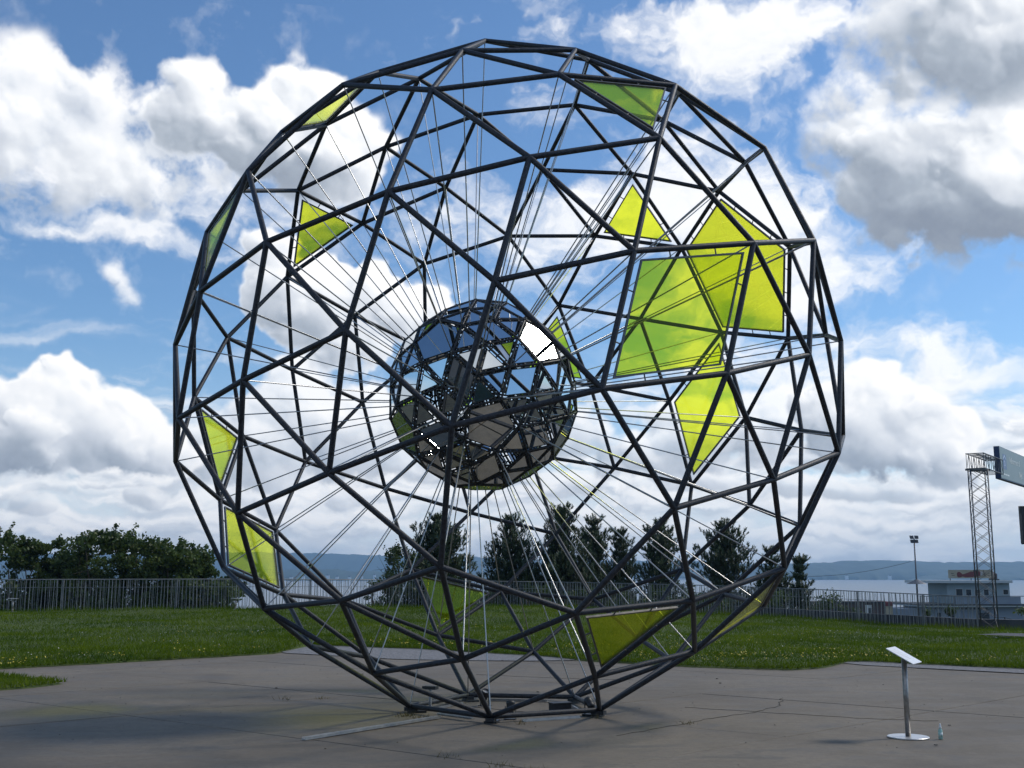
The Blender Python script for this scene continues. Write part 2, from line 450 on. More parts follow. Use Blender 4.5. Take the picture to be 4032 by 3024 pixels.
# ------------------------------------------------------------------ materials
def newmat(name):
    m = bpy.data.materials.new(name); m.use_nodes = True
    nt = m.node_tree; nt.nodes.clear()
    return m, nt
def L(nt, a, b): nt.links.new(a, b)
def pmat(name, c1, c2=None, scale=5.0, rough=0.6, metal=0.0, detail=5, bump=0.0, bscale=None, coords='Position', spec=0.5, r2=None, lo=0.35, hi=0.65, tint=False):
    m, nt = newmat(name)
    n = nt.nodes
    out = n.new('ShaderNodeOutputMaterial'); p = n.new('ShaderNodeBsdfPrincipled')
    L(nt, p.outputs[0], out.inputs[0])
    p.inputs['Roughness'].default_value = rough; p.inputs['Metallic'].default_value = metal
    p.inputs['Specular IOR Level'].default_value = spec if 'grass' not in name else 0.08
    c1 = tuple(c1) + (1,); c2 = tuple(c2) + (1,) if c2 else c1
    if coords == 'Position':
        vec = n.new('ShaderNodeNewGeometry').outputs['Position']
    else:
        vec = n.new('ShaderNodeTexCoord').outputs[coords]
    t = n.new('ShaderNodeTexNoise'); L(nt, vec, t.inputs['Vector'])
    t.inputs['Scale'].default_value = scale; t.inputs['Detail'].default_value = detail; t.inputs['Roughness'].default_value = 0.6
    mr = n.new('ShaderNodeMapRange'); L(nt, t.outputs['Fac'], mr.inputs['Value'])
    mr.inputs['From Min'].default_value = lo; mr.inputs['From Max'].default_value = hi
    fac = mr.outputs[0]
    if tint:
        a = n.new('ShaderNodeAttribute'); a.attribute_name = 'tint'
        ad = n.new('ShaderNodeMath'); ad.operation = 'ADD'; L(nt, fac, ad.inputs[0]); L(nt, a.outputs['Fac'], ad.inputs[1])
        mu = n.new('ShaderNodeMath'); mu.operation = 'MULTIPLY'; mu.use_clamp = True; L(nt, ad.outputs[0], mu.inputs[0]); mu.inputs[1].default_value = 0.5
        fac = mu.outputs[0]
    mx = n.new('ShaderNodeMix'); mx.data_type = 'RGBA'
    L(nt, fac, mx.inputs[0]); mx.inputs[6].default_value = c1; mx.inputs[7].default_value = c2
    L(nt, mx.outputs[2], p.inputs['Base Color'])
    if r2 is not None:
        rr = n.new('ShaderNodeMapRange'); L(nt, t.outputs['Fac'], rr.inputs['Value'])
        rr.inputs['From Min'].default_value = lo; rr.inputs['From Max'].default_value = hi
        rr.inputs['To Min'].default_value = rough; rr.inputs['To Max'].default_value = r2
        L(nt, rr.outputs[0], p.inputs['Roughness'])
    if bump:
        t2 = n.new('ShaderNodeTexNoise'); L(nt, vec, t2.inputs['Vector'])
        t2.inputs['Scale'].default_value = bscale or scale * 4; t2.inputs['Detail'].default_value = 4
        b = n.new('ShaderNodeBump'); b.inputs['Strength'].default_value = bump; b.inputs['Distance'].default_value = 0.02
        L(nt, t2.outputs['Fac'], b.inputs['Height']); L(nt, b.outputs[0], p.inputs['Normal'])
    return m
def leafmat(name, c1, c2, trans=0.35, scale=1.2, rough=0.5):
    m = pmat(name, c1, c2, scale, rough, tint=True, spec=0.35)
    nt = m.node_tree; n = nt.nodes
    p = [x for x in n if x.type == 'BSDF_PRINCIPLED'][0]; out = [x for x in n if x.type == 'OUTPUT_MATERIAL'][0]
    mx = [x for x in n if x.type == 'MIX'][0]
    tr = n.new('ShaderNodeBsdfTranslucent'); L(nt, mx.outputs[2], tr.inputs['Color'])
    ms = n.new('ShaderNodeMixShader'); ms.inputs[0].default_value = trans
    L(nt, p.outputs[0], ms.inputs[1]); L(nt, tr.outputs[0], ms.inputs[2]); L(nt, ms.outputs[0], out.inputs[0])
    return m

MAT = {}
MAT['strut'] = pmat('dark_galvanised_paint', (0.013, 0.015, 0.020), (0.046, 0.050, 0.060), 34, 0.40, 0.25, 4, 0.25, 160, 'Position', 0.5, 0.6)
MAT['frame'] = pmat('panel_frame_steel', (0.10, 0.10, 0.10), (0.17, 0.165, 0.155), 12, 0.45, 0.6)
MAT['cable'] = pmat('stainless_cable', (0.40, 0.405, 0.41), (0.52, 0.52, 0.52), 30, 0.34, 1.0)
MAT['mirror'] = pmat('mirror', (0.70, 0.73, 0.74), (0.66, 0.70, 0.71), 3, 0.0, 1.0)
MAT['core'] = pmat('core_steel', (0.022, 0.024, 0.027), (0.045, 0.046, 0.05), 20, 0.42, 0.3)
MAT['steel'] = pmat('galvanised_steel', (0.36, 0.37, 0.38), (0.50, 0.50, 0.50), 14, 0.42, 0.75)
MAT['alu'] = pmat('brushed_aluminium', (0.60, 0.60, 0.60), (0.70, 0.70, 0.70), 40, 0.38, 0.8)
MAT['bars'] = pmat('fence_galvanised', (0.19, 0.197, 0.20), (0.30, 0.30, 0.30), 5, 0.5, 0.5)
MAT['black'] = pmat('black_plastic', (0.02, 0.021, 0.023), (0.035, 0.035, 0.037), 9, 0.5)
MAT['rubber'] = pmat('dark_rubber', (0.018, 0.018, 0.019), (0.03, 0.03, 0.03), 20, 0.8)

# lime laminated glass: clear tint plus a little milky interlayer
m, nt = newmat('lime_glass')
n = nt.nodes
out = n.new('ShaderNodeOutputMaterial')
tp = n.new('ShaderNodeBsdfTransparent'); tp.inputs['Color'].default_value = (0.93, 0.965, 0.24, 1)
tl = n.new('ShaderNodeBsdfTranslucent'); tl.inputs['Color'].default_value = (0.80, 0.92, 0.05, 1)
gl = n.new('ShaderNodeBsdfGlossy'); gl.inputs['Roughness'].default_value = 0.02; gl.inputs['Color'].default_value = (1, 1, 1, 1)
fr = n.new('ShaderNodeFresnel'); fr.inputs['IOR'].default_value = 1.45
frc = n.new('ShaderNodeMath'); frc.operation = 'MULTIPLY'; frc.inputs[1].default_value = 0.45; frc.use_clamp = True; L(nt, fr.outputs[0], frc.inputs[0])
m1 = n.new('ShaderNodeMixShader'); m1.inputs[0].default_value = 0.045
L(nt, tp.outputs[0], m1.inputs[1]); L(nt, tl.outputs[0], m1.inputs[2])
m2 = n.new('ShaderNodeMixShader'); L(nt, frc.outputs[0], m2.inputs[0]); L(nt, m1.outputs[0], m2.inputs[1]); L(nt, gl.outputs[0], m2.inputs[2])
L(nt, m2.outputs[0], out.inputs[0])
MAT['lime'] = m

# cast concrete: broad stains, blotches, speckle, hairline crazing
m, nt = newmat('worn_concrete')
n = nt.nodes
out = n.new('ShaderNodeOutputMaterial'); p = n.new('ShaderNodeBsdfPrincipled'); L(nt, p.outputs[0], out.inputs[0])
pos = n.new('ShaderNodeNewGeometry').outputs['Position']
def nz(scale, detail, rough=0.6, dist=0.0, sc=None):
    v = pos
    if sc:
        mp = n.new('ShaderNodeVectorMath'); mp.operation = 'MULTIPLY'; L(nt, pos, mp.inputs[0]); mp.inputs[1].default_value = sc; v = mp.outputs[0]
    t = n.new('ShaderNodeTexNoise'); L(nt, v, t.inputs['Vector'])
    t.inputs['Scale'].default_value = scale; t.inputs['Detail'].default_value = detail; t.inputs['Roughness'].default_value = rough; t.inputs['Distortion'].default_value = dist
    return t.outputs['Fac']
def mr(v, a, b, c=0.0, d=1.0, sm=True):
    t = n.new('ShaderNodeMapRange'); t.interpolation_type = 'SMOOTHSTEP' if sm else 'LINEAR'
    L(nt, v, t.inputs['Value'])
    for k, x in zip(('From Min', 'From Max', 'To Min', 'To Max'), (a, b, c, d)): t.inputs[k].default_value = x
    return t.outputs[0]
def mixm(f, a, b, mode='MIX'):
    t = n.new('ShaderNodeMix'); t.data_type = 'RGBA'; t.blend_type = mode
    for s_, v in ((t.inputs[0], f), (t.inputs[6], a), (t.inputs[7], b)):
        if hasattr(v, 'is_linked'): L(nt, v, s_)
        else: s_.default_value = v
    return t.outputs[2]
c = mixm(mr(nz(0.35, 6, 0.62, 0.4), 0.36, 0.66), (0.222, 0.188, 0.142, 1), (0.162, 0.137, 0.104, 1))
c = mixm(mr(nz(1.1, 6, 0.62, 0.6, (1.0, 2.2, 1)), 0.53, 0.68, 0.0, 0.62), c, (0.087, 0.075, 0.059, 1))
c = mixm(mr(nz(0.55, 4, 0.5, 0.2, (1.6, 0.8, 1)), 0.56, 0.72, 0.0, 0.45), c, (0.116, 0.101, 0.084, 1))
c = mixm(mr(nz(11, 5, 0.75), 0.40, 0.66, 0.0, 0.40), c, (0.110, 0.096, 0.080, 1))
c = mixm(mr(nz(4.5, 5, 0.7), 0.60, 0.70, 0.0, 0.40), c, (0.26, 0.23, 0.195, 1))
c = mixm(mr(nz(60, 3, 0.7), 0.30, 0.70, 0.0, 0.30), c, (0.11, 0.10, 0.09, 1))
c = mixm(mr(nz(120, 2, 0.7), 0.62, 0.70, 0.0, 0.7), c, (0.06, 0.055, 0.05, 1))
L(nt, c, p.inputs['Base Color'])
L(nt, mr(nz(1.1, 5, 0.6, 0.6, (1.0, 2.2, 1)), 0.40, 0.70, 0.86, 0.62), p.inputs['Roughness'])
p.inputs['Specular IOR Level'].default_value = 0.35
bm_ = n.new('ShaderNodeBump'); bm_.inputs['Strength'].default_value = 0.5; bm_.inputs['Distance'].default_value = 0.01
L(nt, nz(55, 5, 0.7), bm_.inputs['Height']); L(nt, bm_.outputs[0], p.inputs['Normal'])
MAT['concrete'] = m
MAT['joint_fill'] = pmat('joint_dirt', (0.022, 0.02, 0.017), (0.05, 0.05, 0.03), 9, 0.95)
MAT['soil'] = pmat('rough_ground', (0.040, 0.045, 0.020), (0.085, 0.075, 0.038), 0.9, 0.95, 0, 8, 0.4, 8)
MAT['lawn'] = pmat('lawn_turf', (0.038, 0.062, 0.006), (0.070, 0.100, 0.012), 1.4, 0.95, 0, 8, 0.6, 40)
MAT['gravel'] = pmat('gravel', (0.125, 0.123, 0.125), (0.25, 0.245, 0.245), 22, 0.9, 0, 8, 0.9, 45, lo=0.38, hi=0.62)
MAT['asphalt'] = pmat('asphalt', (0.055, 0.055, 0.06), (0.09, 0.09, 0.095), 12, 0.85, 0, 6, 0.3, 90)
MAT['blade'] = leafmat('grass_blades', (0.040, 0.090, 0.004), (0.165, 0.225, 0.012), 0.40, 0.42, 0.7)
MAT['dryblade'] = leafmat('dry_grass', (0.09, 0.085, 0.032), (0.20, 0.16, 0.08), 0.3, 0.8)
MAT['yellow'] = pmat('yellow_petals', (0.55, 0.42, 0.02), (0.40, 0.33, 0.03), 6, 0.6)
MAT['white_petal'] = pmat('clover_petals', (0.50, 0.50, 0.42), (0.62, 0.60, 0.52), 6, 0.6)
MAT['leaf'] = leafmat('broad_leaves', (0.032, 0.060, 0.012), (0.115, 0.160, 0.038), 0.36)
MAT['birch'] = leafmat('birch_leaves', (0.028, 0.050, 0.014), (0.075, 0.105, 0.032), 0.35)
MAT['needle'] = leafmat('pine_needles', (0.026, 0.050, 0.018), (0.090, 0.130, 0.055), 0.12)
MAT['bark'] = pmat('bark', (0.045, 0.035, 0.027), (0.10, 0.08, 0.06), 12, 0.9)

# ================================================================== the setting
FP = [(-700, 33.5, 0.42), (0, 35.9, 0.40), (1040, 39.5, 0.40), (1500, 42.0, 0.36), (2190, 43.0, 0.27), (2749, 39.5, 0.19), (3223, 36.5, 0.08), (3500, 35.0, 0.0), (3854, 33.9, -0.10)]
FX = np.array([(px - 2016) / FPX * D for px, D, z in FP]); FY = np.array([1.02 * D for px, D, z in FP]); FZ = np.array([z for px, D, z in FP])
FX = np.append(FX, [26.0]); FY = np.append(FY, [28.5]); FZ = np.append(FZ, [-0.15])
def fence_y(x): return np.interp(x, FX, FY)
def fence_z(x): return np.interp(x, FX, FZ)
LFX = [-30, -9.08, -7.63, -6.22, -5.0, -4.75, -2.16, 0.89, 1.05, 2.92, 4.83, 5.5, 6.48, 6.75, 9.08, 26]
LFY = [0.8, 20.57, 22.03, 23.34, 24.7, 27.3, 26.0, 23.45, 22.97, 21.27, 20.37, 20.75, 22.25, 22.3, 20.57, 8.0]
def lawn_y(x): return np.interp(x, LFX, LFY)
def bumps(x, y): return 0.05 * np.sin(x * 0.9 + y * 0.33) * np.sin(y * 0.6 - x * 0.21) + 0.03 * np.sin(x * 2.1 + 1.3) * np.sin(y * 1.7)
def lawn_z(x, y):
    s_ = np.clip((y - lawn_y(x)) / np.maximum(fence_y(x) - lawn_y(x), 1), 0, 1)
    e_ = np.clip((y - lawn_y(x)) / 1.2, 0, 1)
    mound = 0.16 * np.exp(-((x - 1.0) / 6.0) ** 2) * np.exp(-((s_ - 0.85) / 0.25) ** 2)
    return 0.045 + 0.05 * e_ + (fence_z(x) + 0.0) * s_ ** 1.3 + bumps(x, y) * np.minimum(e_, 1) * 0.8 + mound * 0.6
WATER = -16.0
def land_z(x, y):
    """ground beyond the fence: a bank down to the fjord, a low terrace behind the pines, the quay on the right"""
    fy = fence_y(np.clip(x, -22, 26)); fz = fence_z(np.clip(x, -22, 26))
    t = y - fy
    a = x / np.maximum(y, 1)
    lft = np.clip((-0.055 - a) / 0.05, 0, 1); rgt = np.clip((a - 0.20) / 0.05, 0, 1); mid = np.clip(1 - lft - rgt, 0, 1)
    zl = fz - 0.25 - 0.20 * np.clip(t, 0, 8) - 0.75 * np.clip(t - 8, 0, 40)
    zm = fz - 0.25 + 0.25 * np.exp(-((t - 2.5) / 2) ** 2) - 0.16 * np.clip(t, 0, 9) - 0.05 * np.clip(t - 9, 0, 1000) * np.clip((y - 60) / 60, 0.1, 1)
    zm = np.maximum(zm, -2.6) - 0.5 * np.clip(y - 185, 0, 60)
    zr = np.maximum(fz - 0.9 - 0.30 * np.clip(t - 1.0, 0, 100), -6.4) - 0.5 * np.clip(y - 235, 0, 60)
    z = zl * lft + zm * mid + zr * rgt
    return np.where(t < 0, -0.10, np.maximum(z, -24.0))
xs = np.concatenate([[-6000, -2500, -900, -300, -120], np.linspace(-60, 60, 81), [75, 95, 130, 200, 300, 900, 2500, 6000]])
ys = np.concatenate([[-4000, -800, -100, -20], np.linspace(0, 28, 8), np.linspace(30, 60, 41), np.linspace(63, 130, 20), np.linspace(140, 330, 20), [500, 1200]])
gx, gy = np.meshgrid(xs, ys)
gz = land_z(gx, gy)
gz = np.where((gy < 0) | (np.abs(gx) > 22) & (gy < 28), -0.10, gz)
V = np.stack([gx, gy, gz], -1).reshape(-1, 3)
nx, ny = len(xs), len(ys)
ii = np.arange(nx * ny).reshape(ny, nx)
Q4 = np.stack([ii[:-1, :-1], ii[:-1, 1:], ii[1:, 1:], ii[1:, :-1]], -1).reshape(-1, 4)
tag(link(bpy.data.objects.new('ground', tri_mesh('ground', V, Q4, MAT['soil'], smooth=True))), kind='structure')

# water of the fjord
m, nt = newmat('fjord_water')
n = nt.nodes
out = n.new('ShaderNodeOutputMaterial'); p = n.new('ShaderNodeBsdfPrincipled'); L(nt, p.outputs[0], out.inputs[0])
p.inputs['Base Color'].default_value = (0.16, 0.19, 0.21, 1); p.inputs['Roughness'].default_value = 0.30; p.inputs['IOR'].default_value = 1.33
pos = n.new('ShaderNodeNewGeometry').outputs['Position']
mp = n.new('ShaderNodeVectorMath'); mp.operation = 'MULTIPLY'; L(nt, pos, mp.inputs[0]); mp.inputs[1].default_value = (0.35, 0.9, 1)
t = n.new('ShaderNodeTexNoise'); L(nt, mp.outputs[0], t.inputs['Vector']); t.inputs['Scale'].default_value = 0.6; t.inputs['Detail'].default_value = 5
b = n.new('ShaderNodeBump'); b.inputs['Strength'].default_value = 0.5; b.inputs['Distance'].default_value = 0.25
L(nt, t.outputs['Fac'], b.inputs['Height']); L(nt, b.outputs[0], p.inputs['Normal'])
MAT['water'] = m
tag(obj('water', [(-9000, 60, WATER), (9000, 60, WATER), (9000, 5260, WATER), (-9000, 5260, WATER)], [(0, 1, 2, 3)], m), kind='structure')

# hills across the fjord
MAT['forest'] = pmat('hill_forest', (0.028, 0.046, 0.026), (0.060, 0.080, 0.045), 0.012, 0.95, 0, 8)
MAT['forest_near'] = pmat('shore_forest', (0.022, 0.040, 0.020), (0.050, 0.072, 0.034), 0.03, 0.95, 0, 8)
def ridge(name, Y, crest, mt, depth=900, step=14.0, rough=6.0, seed=1):
    px = np.array([c_[0] for c_ in crest], float); py = np.array([c_[1] for c_ in crest], float)
    X0 = (px[0] - 2016) / FPX * Y / 1.02; X1 = (px[-1] - 2016) / FPX * Y / 1.02
    x = np.arange(X0, X1, step)
    pxx = x / (Y / 1.02) * FPX + 2016
    top = CAM_H + (2258.5 - np.interp(pxx, px, py)) / FPX * Y / 1.02
    h = top - WATER
    g = np.random.default_rng(seed)
    rows = []
    prof = [(0.0, -1.0), (0.0, 0.10), (0.12, 0.34), (0.3, 0.62), (0.52, 0.84), (0.75, 0.97), (1.0, 1.0), (1.4, 0.8)]
    for (dd, hh) in prof:
        j = g.normal(size=len(x)) * rough * (0.25 if hh < 0.05 else 1) * np.clip(h / 60, 0.2, 1)
        low_ = np.sin(x * 0.006 + dd * 5) * 0.06 * h
        z = WATER + np.where(hh < 0, -6, h * hh) + (j * 0.35 + (low_ if 0.1 < hh < 0.9 else 0)) * (0 if hh < 0 else 1)
        rows.append(np.stack([x + g.normal(size=len(x)) * step * 0.2, Y + dd * depth + g.normal(size=len(x)) * 12 + 40 * np.sin(x * 0.004), z], -1))
    V = np.concatenate(rows); nn = len(x)
    I = np.arange(len(prof) * nn).reshape(len(prof), nn)
    F = np.stack([I[:-1, :-1], I[:-1, 1:], I[1:, 1:], I[1:, :-1]], -1).reshape(-1, 4)
    return tag(link(bpy.data.objects.new(name, tri_mesh(name, V, F, mt))), kind='structure')
ridge('hills', 4600, depth=420, crest=[(-1200, 2190), (0, 2180), (500, 2172), (900, 2166), (1150, 2172), (1400, 2180), (1700, 2186), (2100, 2196), (2500, 2204), (2800, 2204), (3000, 2212)], mt=MAT['forest'], seed=3)
ridge('hills', 3300, depth=700, crest=[(2750, 2262), (2900, 2230), (3140, 2214), (3400, 2212), (3560, 2204), (3740, 2197), (3900, 2202), (4032, 2210), (4700, 2200), (5600, 2215)], mt=MAT['forest'], seed=4)
ridge('headland', 2930, [(-1200, 2245), (0, 2248), (700, 2246), (1100, 2242), (1250, 2240), (1300, 2246), (1340, 2254), (1380, 2247), (1480, 2252), (1700, 2255), (2100, 2262), (2300, 2272), (2420, 2286)], MAT['forest_near'], depth=300, step=9, rough=7, seed=5)
ridge('headland', 3150, [(3630, 2284), (3700, 2268), (3790, 2256), (3900, 2254), (4100, 2258), (4500, 2266)], MAT['forest_near'], depth=300, step=9, rough=7, seed=6)

# concrete paving: a bed with the cast bays laid in it, narrow open joints
paving = box('concrete_paving', -26, 26, -12, 30, -0.09, -0.028, MAT['joint_fill'])
tag(paving, kind='structure')
O = np.array([-4.64, 14.07]); A_ = np.array([math.cos(R(43.3)), math.sin(R(43.3))]); B_ = np.array([math.cos(R(-38.3)), math.sin(R(-38.3))])
STEP = 3.27
g = 0.010
sv = []
for (s_, t_) in ((g, g), (STEP - g, g), (STEP - g, STEP - g), (g, STEP - g)):
    sv.append(A_ * s_ + B_ * t_)
b0 = [(p_[0], p_[1]) for p_ in sv]
b0 = b0[::-1]
ch = 0.006
cen = np.mean(b0, 0)
top = [tuple(np.array(q) + (cen - np.array(q)) / np.linalg.norm(cen - np.array(q)) * ch) for q in b0]
bay_v = [(x, y, -0.08) for x, y in b0] + [(x, y, -ch) for x, y in b0] + [(x, y, 0.0) for x, y in top]
bay_f = [(0, 1, 5, 4), (1, 2, 6, 5), (2, 3, 7, 6), (3, 0, 4, 7), (4, 5, 9, 8), (5, 6, 10, 9), (6, 7, 11, 10), (7, 4, 8, 11), (8, 9, 10, 11), (3, 2, 1, 0)]
bay_me = mesh('slab', bay_v, bay_f, MAT['concrete'])
# make sure the top faces up
if bay_me.polygons[8].normal.z < 0:
    bay_me.flip_normals()
for i in range(-7, 8):
    for j in range(-7, 8):
        p_ = O + A_ * STEP * i + B_ * STEP * j
        c_ = p_ + (A_ + B_) * STEP / 2
        if -3 < c_[1] < 27.5 and abs(c_[0]) < 4 + 0.55 * max(c_[1], 3):
            inst('slab', bay_me, Matrix.Translation((p_[0], p_[1], rnd.uniform(-0.003, 0.003))) @ Matrix.Rotation(rnd.uniform(-0.0006, 0.0006), 4, 'X'), paving)

# lawn sheet
ux = np.linspace(-24, 25, 260); us = np.linspace(0, 1, 60) ** 1.2
lx = np.repeat(ux[None], 60, 0); ly = lawn_y(lx) + (fence_y(lx) + 0.9 - lawn_y(lx)) * us[:, None]
ly = ly + (0.10 * np.sin(lx * 5.1) * np.sin(lx * 2.3 + 1)) * (us[:, None] < 0.01)
lz = lawn_z(lx, ly)
lz[0] = -0.02
V = np.stack([lx, ly, lz], -1).reshape(-1, 3)
I = np.arange(260 * 60).reshape(60, 260)
F = np.stack([I[:-1, :-1], I[:-1, 1:], I[1:, 1:], I[1:, :-1]], -1).reshape(-1, 4)
tag(link(bpy.data.objects.new('lawn', tri_mesh('lawn', V, F, MAT['lawn'], smooth=True))), kind='structure')
# the little tongue of turf on the left
ISL = np.array([(-8.55, 19.37), (-7.7, 18.55), (-6.88, 18.01), (-7.1, 17.4), (-7.47, 16.96), (-9.0, 15.4), (-12.5, 12.0), (-13.8, 13.5), (-10.5, 17.2)])
ic = ISL.mean(0)
iv = [(ic[0], ic[1], 0.07)] + [(x, y, -0.015) for x, y in ISL] + [(ic[0] + (x - ic[0]) * 0.9, ic[1] + (y - ic[1]) * 0.9, 0.05) for x, y in ISL]
k = len(ISL)
f_ = [(1 + i, 1 + k + i, 1 + k + (i + 1) % k, 1 + (i + 1) % k) for i in range(k)] + [(0, 1 + k + (i + 1) % k, 1 + k + i) for i in range(k)]
tag(obj('lawn', iv, f_, MAT['lawn'], smooth=True), kind='structure')
# gravel margins
def sheet(name, pts, z, m):
    return tag(obj(name, [(x, y, z) for x, y in pts], [tuple(range(len(pts)))], m), kind='structure')
sheet('gravel_margin', [(-4.85, 24.75), (-2.26, 22.97), (-0.9, 22.65), (0.4, 22.55), (1.2, 22.7), (1.4, 23.4), (-1.8, 26.5), (-4.3, 28.1), (-5.3, 28.6), (-5.9, 27.2)], 0.012, MAT['gravel'])
sheet('gravel_margin', [(6.3, 22.0), (6.55, 21.5), (8.71, 19.78), (25, 7.4), (25, 9.5), (9.2, 21.0), (6.9, 23.0)], 0.012, MAT['gravel'])
PATH = [(11.4, 28.3), (12.6, 29.6), (22.0, 27.6), (22.0, 25.4), (14.0, 27.2)]
tag(obj('path', [(x, y, float(lawn_z(np.array(x), np.array(y))) + 0.09) for x, y in PATH], [tuple(range(5))][::-1], MAT['asphalt']), kind='structure')

# ------------------------------------------------------------------ grass blades, flowers (nobody could count these)
def inpoly(x, y, P):
    c_ = np.zeros(len(x), bool); j = len(P) - 1
    for i in range(len(P)):
        (xi, yi), (xj, yj) = P[i], P[j]
        c_ ^= ((yi > y) != (yj > y)) & (x < (xj - xi) * (y - yi) / (yj - yi + 1e-12) + xi)
        j = i
    return c_
def blades(x, y, z, h, w, lean, tint):
    n_ = len(x)
    th = rng.uniform(0, 2 * np.pi, n_); lx_ = np.cos(rng.uniform(0, 2 * np.pi, n_)) * lean * h; ly_ = np.sin(rng.uniform(0, 2 * np.pi, n_)) * lean * h
    cx_, cy_ = np.cos(th) * w / 2, np.sin(th) * w / 2
    a = np.stack([x - cx_, y - cy_, z - 0.01], -1); b_ = np.stack([x + cx_, y + cy_, z - 0.01], -1); c_ = np.stack([x + lx_, y + ly_, z + h], -1)
    V = np.stack([a, b_, c_], 1).reshape(-1, 3)
    return V, np.arange(3 * n_).reshape(-1, 3), np.repeat(tint, 3)
NB = 210000
x = rng.uniform(-21, 19, NB * 2); s_ = rng.random(NB * 2) ** 1.45
fyy = fence_y(x); lyy = lawn_y(x)
y = lyy - 0.06 * rng.random(NB * 2) + (fyy + 0.5 - lyy) * s_
vis = np.abs(x / y) < 0.52
x, y = x[vis][:NB], y[vis][:NB]
keep = ~inpoly(x, y, PATH)
x, y = x[keep], y[keep]
patch = vnoise(x * 0.55 + 40, y * 0.55 + 40, 51) * 0.6 + vnoise(x * 1.7 + 40, y * 1.7 + 40, 52) * 0.4
h = (0.025 + 0.06 * rng.random(len(x))) * (0.55 + 0.9 * patch)
tall = np.clip(1 - np.abs(y - fence_y(x)) / 1.0, 0, 1)
h = h * (1 + 1.2 * tall)
V, F, T = blades(x, y, lawn_z(x, y), h, 0.012 + 0.012 * rng.random(len(x)), 0.7, rng.random(len(x)) * 0.8 + (patch - 0.5) * 1.2)
ix = rng.uniform(-14, -6.7, 60000); iy = rng.uniform(11.8, 19.5, 60000)
k_in = inpoly(ix, iy, [tuple(q) for q in ISL]); ix, iy = ix[k_in], iy[k_in]
V2, F2, T2 = blades(ix, iy, np.full(len(ix), 0.04), 0.03 + 0.06 * rng.random(len(ix)), 0.014 + 0.01 * rng.random(len(ix)), 0.7, rng.random(len(ix)) * 0.9)
tag(link(bpy.data.objects.new('grass', tri_mesh('grass', np.concatenate([V, V2]), np.concatenate([F, F2 + len(V)]), MAT['blade'], np.concatenate([T, T2])))), 'short green turf grass of the lawn behind the sphere', 'grass', kind='stuff')
def dots(cl, n_each, spread, size, name, m, label, cat):
    P = []
    for (cx_, cy_) in cl:
        q = rng.normal(size=(n_each, 2)) * spread
        P.append(np.stack([cx_ + q[:, 0] * 1.4, cy_ + q[:, 1] * 0.6], -1))
    P = np.concatenate(P)
    ok = P[:, 1] > lawn_y(P[:, 0]) + 0.02
    P = P[ok]
    z = lawn_z(P[:, 0], P[:, 1]) + rng.uniform(0.04, 0.11, len(P))
    n_ = len(P); V = []
    th = rng.uniform(0, 6.28, n_); tl_ = rng.normal(size=(n_, 2)) * 0.5
    for k_ in range(5):
        a = th + k_ * 2 * np.pi / 5; r = size * (0.7 + 0.6 * rng.random(n_))
        dx_, dy_ = np.cos(a) * r, np.sin(a) * r
        V.append(np.stack([P[:, 0] + dx_, P[:, 1] + dy_, z + dx_ * tl_[:, 0] + dy_ * tl_[:, 1]], -1))
    V = np.stack(V, 1).reshape(-1, 3)
    F = np.arange(5 * n_).reshape(-1, 5)
    tag(link(bpy.data.objects.new(name, tri_mesh(name, V, F, m))), label, cat, kind='stuff')
edge = [(x_, float(lawn_y(x_)) + rng.uniform(0.15, 1.2)) for x_ in rng.uniform(-9.5, 9, 34)]
inner = [(x_, float(lawn_y(x_)) + rng.uniform(0.5, 9)) for x_ in rng.uniform(-12, 12, 44)]
right = [(x_, float(lawn_y(x_)) + rng.uniform(0.2, 6)) for x_ in rng.uniform(1, 7, 26)]
dots(edge, 22, 0.22, 0.014, 'yellow_flowers', MAT['yellow'], 'small yellow flowers scattered through the lawn', 'flowers')
dots(inner + right, 9, 0.35, 0.011, 'yellow_flowers', MAT['yellow'], 'thinly scattered yellow flowers further back in the lawn', 'flowers')
dots(inner, 7, 0.5, 0.010, 'clover_flowers', MAT['white_petal'], 'pale clover heads dotted over the lawn', 'flowers')
# rough dry grass on the bank behind the fence
x = rng.uniform(-7, 12, 26000); y = fence_y(x) + rng.uniform(0.1, 5.0, len(x))
d_ = np.exp(-((x + 2.2) / 3.0) ** 2) + 0.25
kp = rng.random(len(x)) < d_
x, y = x[kp], y[kp]
V, F, T = blades(x, y, land_z(x, y), 0.15 + 0.30 * rng.random(len(x)), 0.03, 0.5, rng.random(len(x)))
tag(link(bpy.data.objects.new('dry_grass', tri_mesh('dry_grass', V, F, MAT['dryblade'], T))), 'rough brownish grass on the bank behind the fence', 'grass', kind='stuff')

